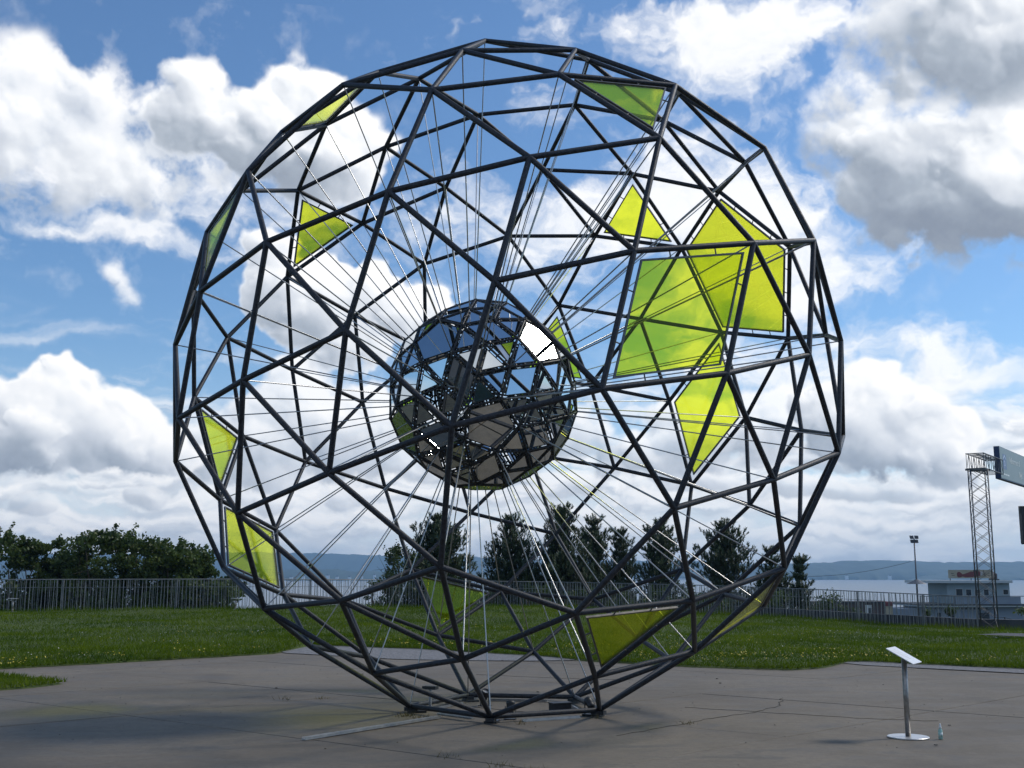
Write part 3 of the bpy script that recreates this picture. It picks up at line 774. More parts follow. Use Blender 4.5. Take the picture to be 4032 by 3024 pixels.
# ================================================================== the sphere sculpture
# chiral (3,1) geodesic net without its 12 five-fold apexes: 12 pentagons, 30 rhombs, 140 triangles, 300 equal struts
RS = 4.2
def geodesic():
    phi = (1 + 5 ** .5) / 2
    ico = []
    for a in (-1, 1):
        for b in (-1, 1):
            ico += [(0, a, b * phi), (a, b * phi, 0), (b * phi, 0, a)]
    ico = np.array(ico, float); ico /= np.linalg.norm(ico[0])
    near = lambda i, j: abs(ico[i] @ ico[j] - 1 / 5 ** .5) < 1e-6
    def frame(a, b):
        y = b - a * (a @ b); y /= np.linalg.norm(y)
        return np.stack([a, y, np.cross(a, y)], 1)
    nb0 = [i for i in range(12) if near(i, 0)]
    F0 = frame(ico[0], ico[nb0[0]])
    G = np.array([frame(ico[i], ico[j]) @ F0.T for i in range(12) for j in range(12) if near(i, j)])
    v = ico[0]
    x = np.cross([0.3, 1, .2], v); x /= np.linalg.norm(x)
    Rz = np.stack([x, np.cross(v, x), v], 0)
    icoz = ico @ Rz.T; G = np.array([Rz @ q @ Rz.T for q in G])
    top = icoz[np.argmax(icoz[:, 2])]
    nb = [i for i in range(12) if abs(icoz[i] @ top - 1 / 5 ** .5) < 1e-6]
    az_ = np.arctan2(icoz[nb[0]][1], icoz[nb[0]][0]); c, s = np.cos(-az_), np.sin(-az_)
    Qm = np.array([[c, -s, 0], [s, c, 0], [0, 0, 1]])
    G = np.array([Qm @ q @ Qm.T for q in G])
    sph = lambda th, ph: np.array([np.sin(th) * np.cos(ph), np.sin(th) * np.sin(ph), np.cos(th)])
    X = np.concatenate([G @ (sph(0.28932384, 0.983713724) * 1.02553764), G @ sph(0.530155181, 0.353163545)]) * np.array([1, -1, 1])
    rot = 0.423322371
    c, s = math.cos(rot), math.sin(rot)
    Y = np.stack([X[:, 0] * c - X[:, 1] * s, X[:, 0] * s + X[:, 1] * c, X[:, 2]], 1)
    D = np.linalg.norm(Y[:, None] - Y[None], axis=2)
    E = [(i, j) for i in range(120) for j in range(i) if D[i, j] < .35]
    nbr = {i: [] for i in range(120)}
    for i, j in E: nbr[i].append(j); nbr[j].append(i)
    for i in range(120):
        n_ = Y[i] / np.linalg.norm(Y[i]); r_ = np.cross(n_, [.3, .5, .8]); r_ /= np.linalg.norm(r_); u_ = np.cross(n_, r_)
        nbr[i].sort(key=lambda j: np.arctan2((Y[j] - Y[i]) @ u_, (Y[j] - Y[i]) @ r_))
    faces = set()
    for i in range(120):
        for j in nbr[i]:
            f = [i, j]
            while len(f) < 7:
                l = nbr[f[-1]]; k = l[(l.index(f[-2]) - 1) % len(l)]
                if k == f[0]: break
                f.append(k)
            m = f.index(min(f)); faces.add(tuple(f[m:] + f[:m]))
    return Y, E, sorted(faces)
GY, GE, GF = geodesic()
BASE_Z = 0.075
CTR = np.array([-0.0425, 14.539, -GY[:, 2].min() * RS + BASE_Z])
root = empty('sphere_sculpture', (CTR[0], CTR[1], 0))
tag(root, 'huge dark steel geodesic sphere with lime glass panels and mirrored core', 'sculpture')
LV = GY * RS + np.array([0, 0, CTR[2]])                 # outer nodes in the root's frame
CORE_C = np.array([-0.0809, -0.0004, -0.053]) * RS + np.array([0, 0, CTR[2]])
CS = 0.2892 * RS
CV = GY * CS + CORE_C
def unit_tube(name, n, m):
    mb = MB(); mb.bar((0, 0, 0), (0, 0, 1), 1.0, n)
    me = mesh(name, mb.v, mb.f, m, True)
    for p_ in me.polygons:
        if len(p_.vertices) > 4: p_.use_smooth = False
    return me
def ball(name, r, m, seg=10, rings=6):
    bm = bmesh.new(); bmesh.ops.create_uvsphere(bm, u_segments=seg, v_segments=rings, radius=r)
    me = bpy.data.meshes.new(name); bm.to_mesh(me); bm.free()
    me.polygons.foreach_set('use_smooth', [True] * len(me.polygons)); me.materials.append(m)
    return me
def span(a, b, r):
    a = Vector(a); b = Vector(b); d = b - a
    return Matrix.Translation(a) @ d.to_track_quat('Z', 'Y').to_matrix().to_4x4() @ Matrix.Diagonal((r, r, d.length, 1))
TUBE_R = 0.030
me_t = unit_tube('strut', 14, MAT['strut'])
for (i, j) in GE:
    inst('strut', me_t, span(LV[i], LV[j], TUBE_R), root)
me_j = ball('joint', TUBE_R * 1.04, MAT['strut'], 12, 8)
for i in range(120):
    inst('joint', me_j, Matrix.Translation(LV[i]), root)
me_c = unit_tube('cable', 6, MAT['cable'])
for i in range(120):
    d = CV[i] - LV[i]; d /= np.linalg.norm(d)
    inst('cable', me_c, span(LV[i] + d * 0.03, CV[i], 0.0076), root)

def inset(P, w):
    """polygon (n,3) moved in by w from every side, in its own plane"""
    P = np.asarray(P); n_ = len(P); c = P.mean(0)
    nn = np.zeros(3)
    for k in range(n_): nn += np.cross(P[k] - c, P[(k + 1) % n_] - c)
    nn /= np.linalg.norm(nn)
    P = P - ((P - c) @ nn)[:, None] * nn
    o = []
    for k in range(n_):
        a, b, d = P[k - 1], P[k], P[(k + 1) % n_]
        e1 = (b - a) / np.linalg.norm(b - a); e2 = (d - b) / np.linalg.norm(d - b)
        n1 = np.cross(nn, e1); n2 = np.cross(nn, e2)
        bis = n1 + n2; bis /= np.linalg.norm(bis)
        o.append(b + bis * (w / max(bis @ n1, 0.2)))
    return np.array(o), nn
def slab_mesh(name, P, nn, t, m):
    mb = MB(); mb.prism([p_ + nn * t / 2 for p_ in P], -nn * t)
    return mesh(name, mb.v, mb.f, m)
PANELS = [(12, 13, 73), (63, 85, 93), (34, 86, 94), (27, 87, 29), (5, 96, 65), (5, 6, 9, 7, 8), (14, 72, 21, 80), (8, 67, 17, 75), (37, 97, 39),
          (88, 116, 114), (53, 114, 56, 119), (58, 79, 118), (22, 106, 82), (42, 44, 104)]
me_clip = unit_tube('clip', 8, MAT['frame'])
for F_ in PANELS:
    P, nn = inset(LV[list(F_)], 0.088)
    cen_ = P.mean(0)
    if nn @ (cen_ - np.array([0, 0, CTR[2]])) < 0: nn = -nn
    Q1, _ = inset(P, 0.006)
    pane = inst('glass_panel', slab_mesh('glass_panel', Q1, nn, 0.012, MAT['lime']), None, root)
    # frame: one mitred bar each side, joined
    Qi, _ = inset(P, 0.018)
    mb = MB(); k = len(P)
    for a in range(k):
        b = (a + 1) % k
        quad = [P[a], P[b], Qi[b], Qi[a]]
        mb.prism([q + nn * 0.012 for q in quad], -nn * 0.024)
    mb.build('frame', MAT['frame'], pane)
    for a in range(k):
        b = (a + 1) % k
        va, vb = LV[F_[a]], LV[F_[b]]
        ax_ = (vb - va) / np.linalg.norm(vb - va)
        for t in ((0.3, 0.7) if k == 3 else (0.22, 0.5, 0.78) if k == 5 else (0.28, 0.72)):
            q = P[a] + (P[b] - P[a]) * t
            s_ = va + ax_ * ((q - va) @ ax_)
            inst('clip', me_clip, span(q, s_, 0.0075), pane)

# mirrored core: struts, nodes, a mirror in every face
mb = MB()
for i in range(120):
    d = GY[i] / np.linalg.norm(GY[i])
    mb.bar(CV[i] - d * 0.016, CV[i] + d * 0.016, 0.019, 8)
core = mb.build('mirror_core', MAT['core'], root); core['kind'] = 'stuff'
tag(core, 'faceted ball of mirrors hung at the centre')
me_cs = unit_tube('core_strut', 8, MAT['core'])
for (i, j) in GE:
    inst('core_strut', me_cs, span(CV[i], CV[j], 0.0145), core)
clips = MB(); rims = MB()
crg2 = np.random.default_rng(5)
for F_ in GF:
    P, nn = inset(CV[list(F_)], 0.031)
    if nn @ (P.mean(0) - CORE_C) < 0: nn = -nn
    glint = set(F_) == {10, 11, 12, 13, 14}
    if len(F_) == 3 and crg2.random() < 0.10: continue            # a few triangles are left open
    if not glint:                                                  # no two mirrors sit quite true
        ax2 = crg2.normal(size=3); ax2 -= nn * (ax2 @ nn); ax2 /= np.linalg.norm(ax2)
        Rm = np.array(Matrix.Rotation(crg2.normal() * R(2.6), 3, Vector(ax2)))
        c2_ = P.mean(0); P = (P - c2_) @ Rm.T + c2_; nn = Rm @ nn
    inst('mirror_panel', slab_mesh('mirror_panel', P, nn, 0.006, MAT['mirror']), None, core)
    k = len(P)
    Pi, _ = inset(P, 0.010)
    for a in range(k):
        b = (a + 1) % k
        rims.prism([q + nn * 0.006 for q in (P[a], P[b], Pi[b], Pi[a])], -nn * 0.012)
        va, vb = CV[F_[a]], CV[F_[b]]
        ax_ = (vb - va) / np.linalg.norm(vb - va)
        for t in (0.12, 0.5, 0.88):
            q = P[a] + (P[b] - P[a]) * t
            s_ = va + ax_ * ((q - va) @ ax_)
            clips.bar(q, s_, 0.014, 4)
tag(clips.build('panel_clips', MAT['core'], core), kind='stuff')
tag(rims.build('panel_rims', MAT['core'], core), kind='stuff')

# feet: steel shoes under the base pentagon, galvanised channel along the sides
low5 = list(np.argsort(LV[:, 2])[:5])
low5.sort(key=lambda i: math.atan2(LV[i][1], LV[i][0]))
for i in low5:
    a = math.atan2(LV[i][1], LV[i][0])
    mb = MB(); mb.box(-0.20, 0.035, -0.075, 0.075, 0.0, 0.022); mb.box(-0.09, 0.07, -0.05, 0.05, 0.022, 0.062)
    f_ = mb.build('foot_plate', MAT['black'], root)
    f_.location = (LV[i][0], LV[i][1], 0.002); f_.rotation_euler = (0, 0, a)
for q in range(5):
    a = LV[low5[q]]; b = LV[low5[(q + 1) % 5]]
    d = (b - a) / np.linalg.norm(b - a)
    nrm = np.array([d[1], -d[0], 0]); mid = (a + b) / 2
    if nrm @ mid < 0: nrm = -nrm
    s0 = a + d * 0.38 + nrm * (0.06 if q % 2 else -0.13); s1 = b - d * (0.30 if q % 2 else 0.45) + nrm * (0.06 if q % 2 else -0.13)
    mb = MB()
    w = nrm * 0.022
    mb.prism([tuple(s0 - w)[:2] + (0.016,), tuple(s1 - w)[:2] + (0.016,), tuple(s1 + w)[:2] + (0.016,), tuple(s0 + w)[:2] + (0.016,)], (0, 0, -0.014))
    mb.prism([tuple(s0 - w)[:2] + (0.030,), tuple(s1 - w)[:2] + (0.030,), tuple(s1 - w * 0.7)[:2] + (0.030,), tuple(s0 - w * 0.7)[:2] + (0.030,)], (0, 0, -0.015))
    mb.build('base_channel', MAT['steel'], root)

# loose galvanised strip on the paving
strip = MB()
a = np.array([-2.13, 11.97]); b = np.array([-0.86, 13.76]); d = (b - a) / np.linalg.norm(b - a); w = np.array([d[1], -d[0]]) * 0.028
strip.prism([(*(a - w), 0.022), (*(a + w), 0.022), (*(b + w), 0.022), (*(b - w), 0.022)], (0, 0, -0.016))
strip.prism([(*(a - w), 0.034), (*(a - w * 0.7), 0.034), (*(b - w * 0.7), 0.034), (*(b - w), 0.034)], (0, 0, -0.012))
strip.prism([(*(a + w * 0.7), 0.034), (*(a + w), 0.034), (*(b + w), 0.034), (*(b + w * 0.7), 0.034)], (0, 0, -0.012))
tag(strip.build('cable_channel', MAT['steel']), 'long flat galvanised channel lying on the paving left of the sphere base', 'metal strip')

# uplighters standing inside the base ring
def uplight(loc, rz, tilt, label):
    r = empty('floodlight', loc, rz)
    tag(r, label, 'floodlight', 'floodlights at the foot of the sphere')
    mb = MB(); mb.box(-0.07, 0.07, -0.05, 0.05, 0.002, 0.012)
    mb.box(-0.062, -0.056, -0.012, 0.012, 0.012, 0.15); mb.box(0.056, 0.062, -0.012, 0.012, 0.012, 0.15)
    mb.build('bracket', MAT['black'], r)
    mb = MB()
    mb.lathe([(0.030, -0.09), (0.044, -0.07), (0.047, 0.02), (0.053, 0.03), (0.053, 0.055), (0.046, 0.055), (0.042, 0.03)], 18)
    h_ = mb.build('lamp_head', MAT['black'], r, True)
    h_.location = (0, 0, 0.15); h_.rotation_euler = (tilt, 0, 0)
    mb = MB(); mb.lathe([(0.0425, 0.026), (0.043, 0.034)], 18)
    g_ = mb.build('lens', MAT['alu'], h_)
bx0 = np.array([CTR[0], CTR[1]])
uplight((0.93, 14.02, 0), R(200), R(62), 'black floodlight beside the right front corner of the sphere base')
uplight((-0.02, 13.66, 0), R(170), R(20), 'black floodlight just behind the foremost foot of the sphere')
uplight((-0.35, 15.02, 0), R(30), R(30), 'black floodlight at the back left corner of the sphere base')
jb = empty('junction_box', (0.60, 14.55, 0), R(25))
tag(jb, 'low dark junction box inside the right side of the sphere base', 'junction box')
box('lid', -0.135, 0.135, -0.075, 0.075, 0.088, 0.10, MAT['black'], jb)
box('case', -0.125, 0.125, -0.065, 0.065, 0.002, 0.0875, MAT['rubber'], jb)
jb = empty('junction_box', (-1.02, 14.52, 0), R(-20))
tag(jb, 'dark bracket box on a thin post inside the left side of the sphere base', 'junction box')
box('lid', -0.09, 0.09, -0.05, 0.05, 0.26, 0.30, MAT['black'], jb)
box('post', -0.015, 0.015, -0.012, 0.012, 0.002, 0.2595, MAT['steel'], jb)

# ================================================================== info stand and spray bottle
def stand(loc, rz, label, h=0.83, slope=R(29), pr=0.028, br=0.21, pw=0.31, pd=0.36, group=None):
    r = empty('info_stand', loc, rz)
    tag(r, label, 'info stand', group)
    mb = MB(); mb.lathe([(br, 0.002), (br, 0.010), (br - 0.004, 0.013), (pr + 0.004, 0.013)], 48); mb.build('base_disc', MAT['alu'], r)
    mb = MB(); mb.bar((0, 0, 0.013), (0, 0, h - 0.02), pr, 20)
    o = mb.build('post', MAT['post'], r, True)
    mb = MB(); mb.box(-pw / 2, pw / 2, -pd / 2, pd / 2, 0.0, 0.008); mb.box(-pw * 0.2, pw * 0.2, -pd * 0.2, pd * 0.2, -0.012, 0.0)
    t = mb.build('plate', MAT['alu'], r)
    t.location = (0, 0, h); t.rotation_euler = (0, slope, 0)
    return r, t
MAT['post'] = pmat('weathered_steel_post', (0.26, 0.245, 0.225), (0.40, 0.385, 0.36), 26, 0.40, 0.7, 5, 0.0, None, 'Position')
st, pl = stand((4.13, 12.2, 0.0), R(-33), 'slanted metal information plate on a round-footed post, right foreground')
# the plate's faint lines of text are too worn to read: shallow etched lines
mb = MB()
for i in range(9):
    mb.box(-0.11 + 0.022 * i, -0.104 + 0.022 * i, -0.13, -0.13 + rnd.uniform(0.16, 0.24), 0.0081, 0.0086)
mb.build('etched_text', pmat('etched_grey', (0.45, 0.45, 0.46), (0.52, 0.52, 0.52), 30, 0.5, 0.5), pl)
for (px_, lab) in ((52, 'small flat-topped metal stand before the fence at the far left'), (928, 'small flat-topped metal stand before the fence left of the pines')):
    Yd = float(np.interp((px_ - 2016) / FPX * 36, FX, FY)) - 0.6
    q = at(px_, 2357, Yd)
    zz = float(lawn_z(q[0], q[1]))
    stand((q[0], q[1], zz), 0, lab, h=float(q[2]) - zz, slope=R(3), pr=0.03, br=0.12, pw=0.30, pd=0.2, group='small stands along the fence')

bo = empty('spray_bottle', (4.42, 12.07, 0), R(10))
tag(bo, 'small pale green spray bottle with white cap beside the stand', 'bottle')
MAT['pet'] = pmat('mint_plastic', (0.34, 0.58, 0.52), (0.42, 0.66, 0.60), 20, 0.25)
MAT['white_pl'] = pmat('white_plastic', (0.72, 0.74, 0.73), (0.66, 0.68, 0.67), 10, 0.4)
mb = MB(); mb.lathe([(0.018, 0.001), (0.0215, 0.004), (0.0215, 0.080), (0.020, 0.092), (0.013, 0.102), (0.012, 0.108)], 20); bd = mb.build('body', MAT['pet'], bo, True)
mb = MB(); mb.lathe([(0.0145, 0.1082), (0.0145, 0.120), (0.011, 0.124), (0.010, 0.146), (0.007, 0.154), (0.004, 0.156)], 16); mb.build('cap', MAT['white_pl'], bo, True)
mb = MB(); mb.lathe([(0.0219, 0.026), (0.0219, 0.070)], 20); lb = mb.build('wrap_label', pmat('label_print', (0.30, 0.55, 0.48), (0.70, 0.76, 0.74), 45, 0.4, lo=0.48, hi=0.52), bd, True)

# ================================================================== fence
MAT['roofpale0'] = pmat('pale_plinth', (0.26, 0.27, 0.26), (0.34, 0.34, 0.33), 1.5, 0.85)
fence = empty('fence', (float(FX[4]), float(FY[4]), float(FZ[4])))
tag(fence, 'long grey metal railing of upright bars between the lawn and the fjord', 'fence')
fo = np.array(fence.location)
fpts = np.stack([FX[:-1], FY[:-1], FZ[:-1]], -1)
seg = np.linalg.norm(np.diff(fpts, axis=0), axis=1); cum = np.concatenate([[0], np.cumsum(seg)])
def fence_at(s_):
    return np.array([np.interp(s_, cum, fpts[:, k]) for k in range(3)])
def fence_s(px_):   # arc length where the sight line of photo column px_ meets the fence
    ss = np.linspace(0, cum[-1], 3000); P = np.array([np.interp(ss, cum, fpts[:, k]) for k in range(3)]).T
    return ss[np.argmin(np.abs(P[:, 0] / P[:, 1] * 1.02 * FPX + 2016 - px_))]
s0, s1 = fence_s(-60), cum[-1]
FH = 1.10
me_bar = mesh('baluster', BOXV(-0.009, 0.009, -0.004, 0.004, 0.0, FH - 0.012), BOXF, MAT['bars'])
nb_ = 296
for i in range(nb_):
    s_ = s0 + (s1 - s0) * (i + 0.5) / nb_
    p_ = fence_at(s_) - fo; t_ = fence_at(min(s_ + 0.05, s1)) - fence_at(s_ - 0.05)
    inst('baluster', me_bar, Matrix.Translation((p_[0], p_[1], p_[2] + 0.02)) @ Matrix.Rotation(math.atan2(t_[1], t_[0]) + rnd.uniform(-0.25, 0.25), 4, 'Z') @ Matrix.Rotation(rnd.gauss(0, 0.012), 4, 'Y'), fence)
back = MB()
i = 0
s_ = s0
while s_ < s1:
    p_ = fence_at(s_) - fo
    ln = rnd.gauss(0, 0.03)
    back.bar((p_[0], p_[1] + 0.06, p_[2] + 0.02), (p_[0] + ln, p_[1] + 0.06, p_[2] + FH - 0.03), 0.0065, 4)
    s_ += 0.092 + rnd.uniform(-0.015, 0.015)
tag(back.build('rear_balusters', MAT['bars'], fence), kind='stuff')
for (zz, rr, nm) in ((FH - 0.004, 0.016, 'top_rail'), (0.02, 0.014, 'bottom_rail'), (FH * 0.76, 0.008, 'middle_rail')):
    mb = MB()
    st_ = np.linspace(0, s1, 60)
    for a, b in zip(st_[:-1], st_[1:]):
        p0 = fence_at(a) - fo; p1 = fence_at(b) - fo; off = 0.03 if nm == 'middle_rail' else 0.0
        mb.bar((p0[0], p0[1] + off, p0[2] + zz), (p1[0], p1[1] + off, p1[2] + zz), rr, 6, cap=False)
    mb.build(nm, MAT['bars'], fence)
me_post = mesh('post', BOXV(-0.02, 0.02, -0.006, 0.045, -0.1, FH - 0.022), BOXF, MAT['bars'])
for px_ in (240, 690, 1218, 1680, 2120, 2560, 2980, 3380, 3640, 3850):
    p_ = fence_at(fence_s(px_)) - fo
    inst('post', me_post, Matrix.Translation((p_[0], p_[1] + 0.03, p_[2])), fence)

mb = MB()
st_ = np.linspace(0, fence_s(560), 20)
for a, b in zip(st_[:-1], st_[1:]):
    p0 = fence_at(a) - fo; p1 = fence_at(b) - fo
    mb.prism([(p0[0], p0[1] - 0.06, p0[2] - 0.1), (p1[0], p1[1] - 0.06, p1[2] - 0.1), (p1[0], p1[1] - 0.06, p1[2] + 0.035), (p0[0], p0[1] - 0.06, p0[2] + 0.035)], (0, 0.16, 0))
mb.build('plinth', MAT['roofpale0'], fence)

# low dark wall behind the right end of the fence, running on past it
MAT['slate'] = pmat('dark_wall', (0.040, 0.043, 0.050), (0.075, 0.078, 0.085), 1.5, 0.75, 0, 7, 0.2, 30)
wp = []
for px_, yt, yb in ((2900, 2416, 2432), (3300, 2438, 2462), (3500, 2439, 2470), (3854, 2452, 2490)):
    p_ = fence_at(fence_s(px_)); wp.append((p_[0], p_[1] + 0.45, p_[2]))
wp.append((20.0, float(fence_at(s1)[1]) - 1.6, -0.13)); wp.append((27, 31, -0.15))
mb = MB()
for a, b in zip(wp[:-1], wp[1:]):
    mb.prism([(a[0], a[1], a[2] - 0.3), (b[0], b[1], b[2] - 0.3), (b[0], b[1], b[2] + 0.42), (a[0], a[1], a[2] + 0.42)], (0.05, 0.30, 0))
wl = mb.build('parapet_wall', MAT['slate'])
tag(wl, 'low dark parapet wall behind the right end of the railing', 'wall')
mb = MB()
for a, b in zip(wp[3:-1], wp[4:]):
    mb.prism([(a[0], a[1] - 0.10, a[2] - 0.10), (b[0], b[1] - 0.10, b[2] - 0.10), (b[0], b[1] - 0.10, b[2] - 0.04), (a[0], a[1] - 0.10, a[2] - 0.04)], (0.02, 0.095, 0))
mb.build('kerb_strip', MAT['steel'], wl)

# ================================================================== lattice mast with gantry and sign
MAT['lattice'] = pmat('lattice_steel', (0.085, 0.088, 0.095), (0.15, 0.15, 0.155), 6, 0.5, 0.5)
MY = 34.7
mb_ = at(3893, 2484, MY)
mast = empty('lattice_mast', (mb_[0], mb_[1], mb_[2]), 0)
tag(mast, 'slim steel lattice mast carrying the gantry sign at the right edge', 'mast')
zt = float(at(3857, 1850, MY)[2] - mb_[2])
GA = R(34.6)                                   # heading of the gantry, right of straight ahead
gd = np.array([math.sin(GA), math.cos(GA), 0]); gn_ = np.array([math.cos(GA), -math.sin(GA), 0])
hw = 0.245
cor = [np.array([sx * hw * 1.0, sy * hw * 0.9, 0]) for sx, sy in ((-1, -1), (1, -1), (1, 1), (-1, 1))]
ca, sa = math.cos(R(-12)), math.sin(R(-12))
cor = [np.array([c_[0] * ca - c_[1] * sa, c_[0] * sa + c_[1] * ca, 0]) for c_ in cor]
for c_ in cor:
    mb = MB(); mb.bar(c_ + [0, 0, -0.1], c_ + [0, 0, zt], 0.020, 8); mb.build('leg', MAT['lattice'], mast, True)
me_br = unit_tube('brace', 6, MAT['lattice'])
nlev = 13
for L_ in range(nlev):
    z0, z1 = zt * L_ / nlev, zt * (L_ + 1) / nlev
    for k in range(4):
        a, b = cor[k], cor[(k + 1) % 4]
        inst('brace', me_br, span(a + [0, 0, z0], b + [0, 0, z1], 0.0085), mast)
        if k % 2 == 0: inst('brace', me_br, span(b + [0, 0, z0], a + [0, 0, z1], 0.0085), mast)
# pedestal
pe = MB(); pe.box(-0.42, 0.30, -0.55, 0.40, -0.32, -0.06)
pd_ = pe.build('pedestal', MAT['slate'], mast)
# head: box truss along the gantry
hd = np.array([0, 0, zt + 0.03])
tr = MB()
TL, TW, TH = 2.75, 0.50, 0.46
def tp_(t, w, h): return hd + gd * t + gn_ * w + np.array([0, 0, h])
g0 = -0.28
cs = [(-TW / 2, 0.0), (TW / 2, 0.0), (TW / 2, TH), (-TW / 2, TH)]
for (w_, h_) in cs: tr.bar(tp_(g0, w_, h_), tp_(g0 + TL, w_, h_), 0.017, 6)
nb2 = 8
for k in range(nb2 + 1):
    t_ = g0 + TL * k / nb2
    for a, b in ((0, 3), (1, 2), (3, 2), (0, 1)):
        tr.bar(tp_(t_, *cs[a]), tp_(t_, *cs[b]), 0.009, 5)
    if k < nb2:
        t2 = t_ + TL / nb2
        for a, b in ((0, 3), (1, 2), (3, 2)):
            if k % 2: a, b = b, a
            tr.bar(tp_(t_, *cs[a]), tp_(t2, *cs[b]), 0.008, 5)
tr.build('gantry_truss', MAT['lattice'], mast)
pf = MB()
pf.prism([tuple(tp_(g0 - 0.02, -TW / 2 - 0.05, -0.06)), tuple(tp_(g0 - 0.02, TW / 2 + 0.05, -0.06)), tuple(tp_(g0 + 0.06, TW / 2 + 0.05, -0.06)), tuple(tp_(g0 + 0.06, -TW / 2 - 0.05, -0.06))], (0, 0, 0.06))
pf.prism([tuple(tp_(g0 + 0.45, -TW / 2 - 0.03, -0.06)), tuple(tp_(g0 + 0.45, TW / 2 + 0.08, -0.06)), tuple(tp_(g0 + 0.53, TW / 2 + 0.08, -0.06)), tuple(tp_(g0 + 0.53, -TW / 2 - 0.03, -0.06))], (0, 0, 0.06))
pf.build('head_plate', MAT['lattice'], mast)
# sign board hung on the far end of the truss
sgY = 36.6
sb = at(3942, 1884, sgY); stp = at(3938, 1756, sgY)
sh_ = float(stp[2] - sb[2]); SLN = 6.4
sign = empty('gantry_sign', (sb[0], sb[1], sb[2]), -GA + math.pi / 2)
# local frame: +X along the gantry (away to the right), -Y is the lettered face
tag(sign, 'grey road sign board with navy edge and white lettering on the gantry', 'sign')
MAT['sign_grey'] = pmat('sign_face', (0.25, 0.315, 0.325), (0.28, 0.335, 0.345), 2, 0.45)
MAT['navy'] = pmat('sign_edge_navy', (0.012, 0.035, 0.105), (0.016, 0.042, 0.12), 3, 0.45)
MAT['sign_white'] = pmat('sign_letters', (0.80, 0.84, 0.82), (0.82, 0.86, 0.84), 4, 0.5)
MAT['logo_blue'] = pmat('logo_blue', (0.15, 0.22, 0.36), (0.17, 0.24, 0.38), 4, 0.5)
MAT['logo_white'] = pmat('logo_white', (0.62, 0.70, 0.86), (0.66, 0.74, 0.88), 4, 0.5)
bd = MB(); bd.box(0, SLN, 0.0, 0.17, 0, sh_); bd.build('board', MAT['navy'], sign)
bd = MB(); bd.box(0.02, SLN - 0.02, -0.006, -0.001, 0.03, sh_ - 0.015); face = bd.build('face_sheet', MAT['sign_grey'], sign)
def text_mesh(name, s, size, m):
    cu = bpy.data.curves.new(name, 'FONT'); cu.body = s; cu.size = size; cu.extrude = 0.001
    to = bpy.data.objects.new(name, cu); COL.objects.link(to)
    dg = bpy.context.evaluated_depsgraph_get(); dg.update()
    me = bpy.data.meshes.new_from_object(to.evaluated_get(dg))
    bpy.data.objects.remove(to); bpy.data.curves.remove(cu)
    me.name = name; me.materials.clear(); me.materials.append(m)
    return me
def on_face(name, me, x, z, parent):
    return inst(name, me, Matrix.Translation((x, -0.0085, z)) @ Matrix.Rotation(math.pi / 2, 4, 'X'), parent)
on_face('lettering', text_mesh('lettering', 'Velkommen til', 0.30, MAT['sign_white']), 1.45, 0.585 * sh_, face)
on_face('lettering', text_mesh('lettering', 'Nye', 0.30, MAT['sign_white']), 2.95, 0.22 * sh_, face)
bar_ = MB()
for i in range(3): bar_.box(0.45 + 0.30 * i, 0.70 + 0.30 * i, -0.0095, -0.0065, 0.145 * sh_, 0.19 * sh_)
bar_.build('small_print', MAT['sign_white'], face)
lg = MB(); lg.box(0.42, 0.98, -0.0085, -0.0065, 0.33 * sh_, 0.80 * sh_); lgo = lg.build('logo', MAT['logo_blue'], face)
lw = MB()
zc = 0.5 * sh_
lw.prism([(0.50, -0.0115, 0.62 * sh_), (0.70, -0.0115, 0.74 * sh_), (0.90, -0.0115, 0.62 * sh_), (0.90, -0.0115, 0.67 * sh_), (0.70, -0.0115, 0.79 * sh_), (0.50, -0.0115, 0.67 * sh_)], (0, 0.0025, 0))
lw.build('logo_roof', MAT['logo_white'], lgo)
on_face('logo_letter', text_mesh('logo_letter', 'p', 0.40, MAT['logo_white']), 0.58, 0.44 * sh_, lgo).matrix_local = Matrix.Translation((0.585, -0.0105, 0.43 * sh_)) @ Matrix.Rotation(math.pi / 2, 4, 'X')
# dark signal head at the frame's edge
sg = at(4040, 2140, 30.0)
sgn = empty('traffic_signal', (sg[0] + 0.04, sg[1], float(lawn_z(np.array(sg[0]), np.array(sg[1])))))
tag(sgn, 'dark signal box on a post cut by the right edge of the picture', 'signal')
zb = float(sg[2]) - sgn.location.z
mb = MB(); mb.box(-0.13, 0.25, -0.06, 0.10, zb, zb + 0.98); mb.box(-0.15, -0.13, -0.05, 0.05, zb + 0.80, zb + 0.98); mb.build('housing', MAT['black'], sgn)
mb = MB(); mb.bar((0.14, 0.14, 0), (0.14, 0.14, zb + 1.05), 0.045, 12); mb.box(-0.1, 0.2, 0.10, 0.14, zb - 0.02, zb + 0.04); mb.build('post', MAT['lattice'], sgn)

# ================================================================== quay: terrace building, shed, light mast
BY = 195.0
def bpt(zx, zy, Y=BY): return at(3500 + zx * 0.2412, 2200 + zy * 0.2412, Y)
def bX(zx): return float(bpt(zx, 700)[0])
def bZ(zy): return float(bpt(1200, zy)[2])
MAT['bwall'] = pmat('pale_blue_render', (0.24, 0.31, 0.34), (0.29, 0.36, 0.39), 0.4, 0.8, 0, 7)
MAT['bwall2'] = pmat('grey_blue_render', (0.19, 0.23, 0.29), (0.23, 0.28, 0.33), 0.4, 0.8, 0, 7)
MAT['roofpale'] = pmat('pale_fascia', (0.42, 0.48, 0.50), (0.50, 0.54, 0.55), 0.7, 0.7)
MAT['wglass'] = pmat('dark_window', (0.012, 0.016, 0.020), (0.02, 0.026, 0.03), 1.0, 0.08, spec=0.6)
MAT['wframe'] = pmat('white_window_frame', (0.55, 0.58, 0.58), (0.6, 0.62, 0.62), 1, 0.6)
MAT['beige'] = pmat('beige_board', (0.36, 0.32, 0.22), (0.42, 0.37, 0.27), 0.8, 0.7)
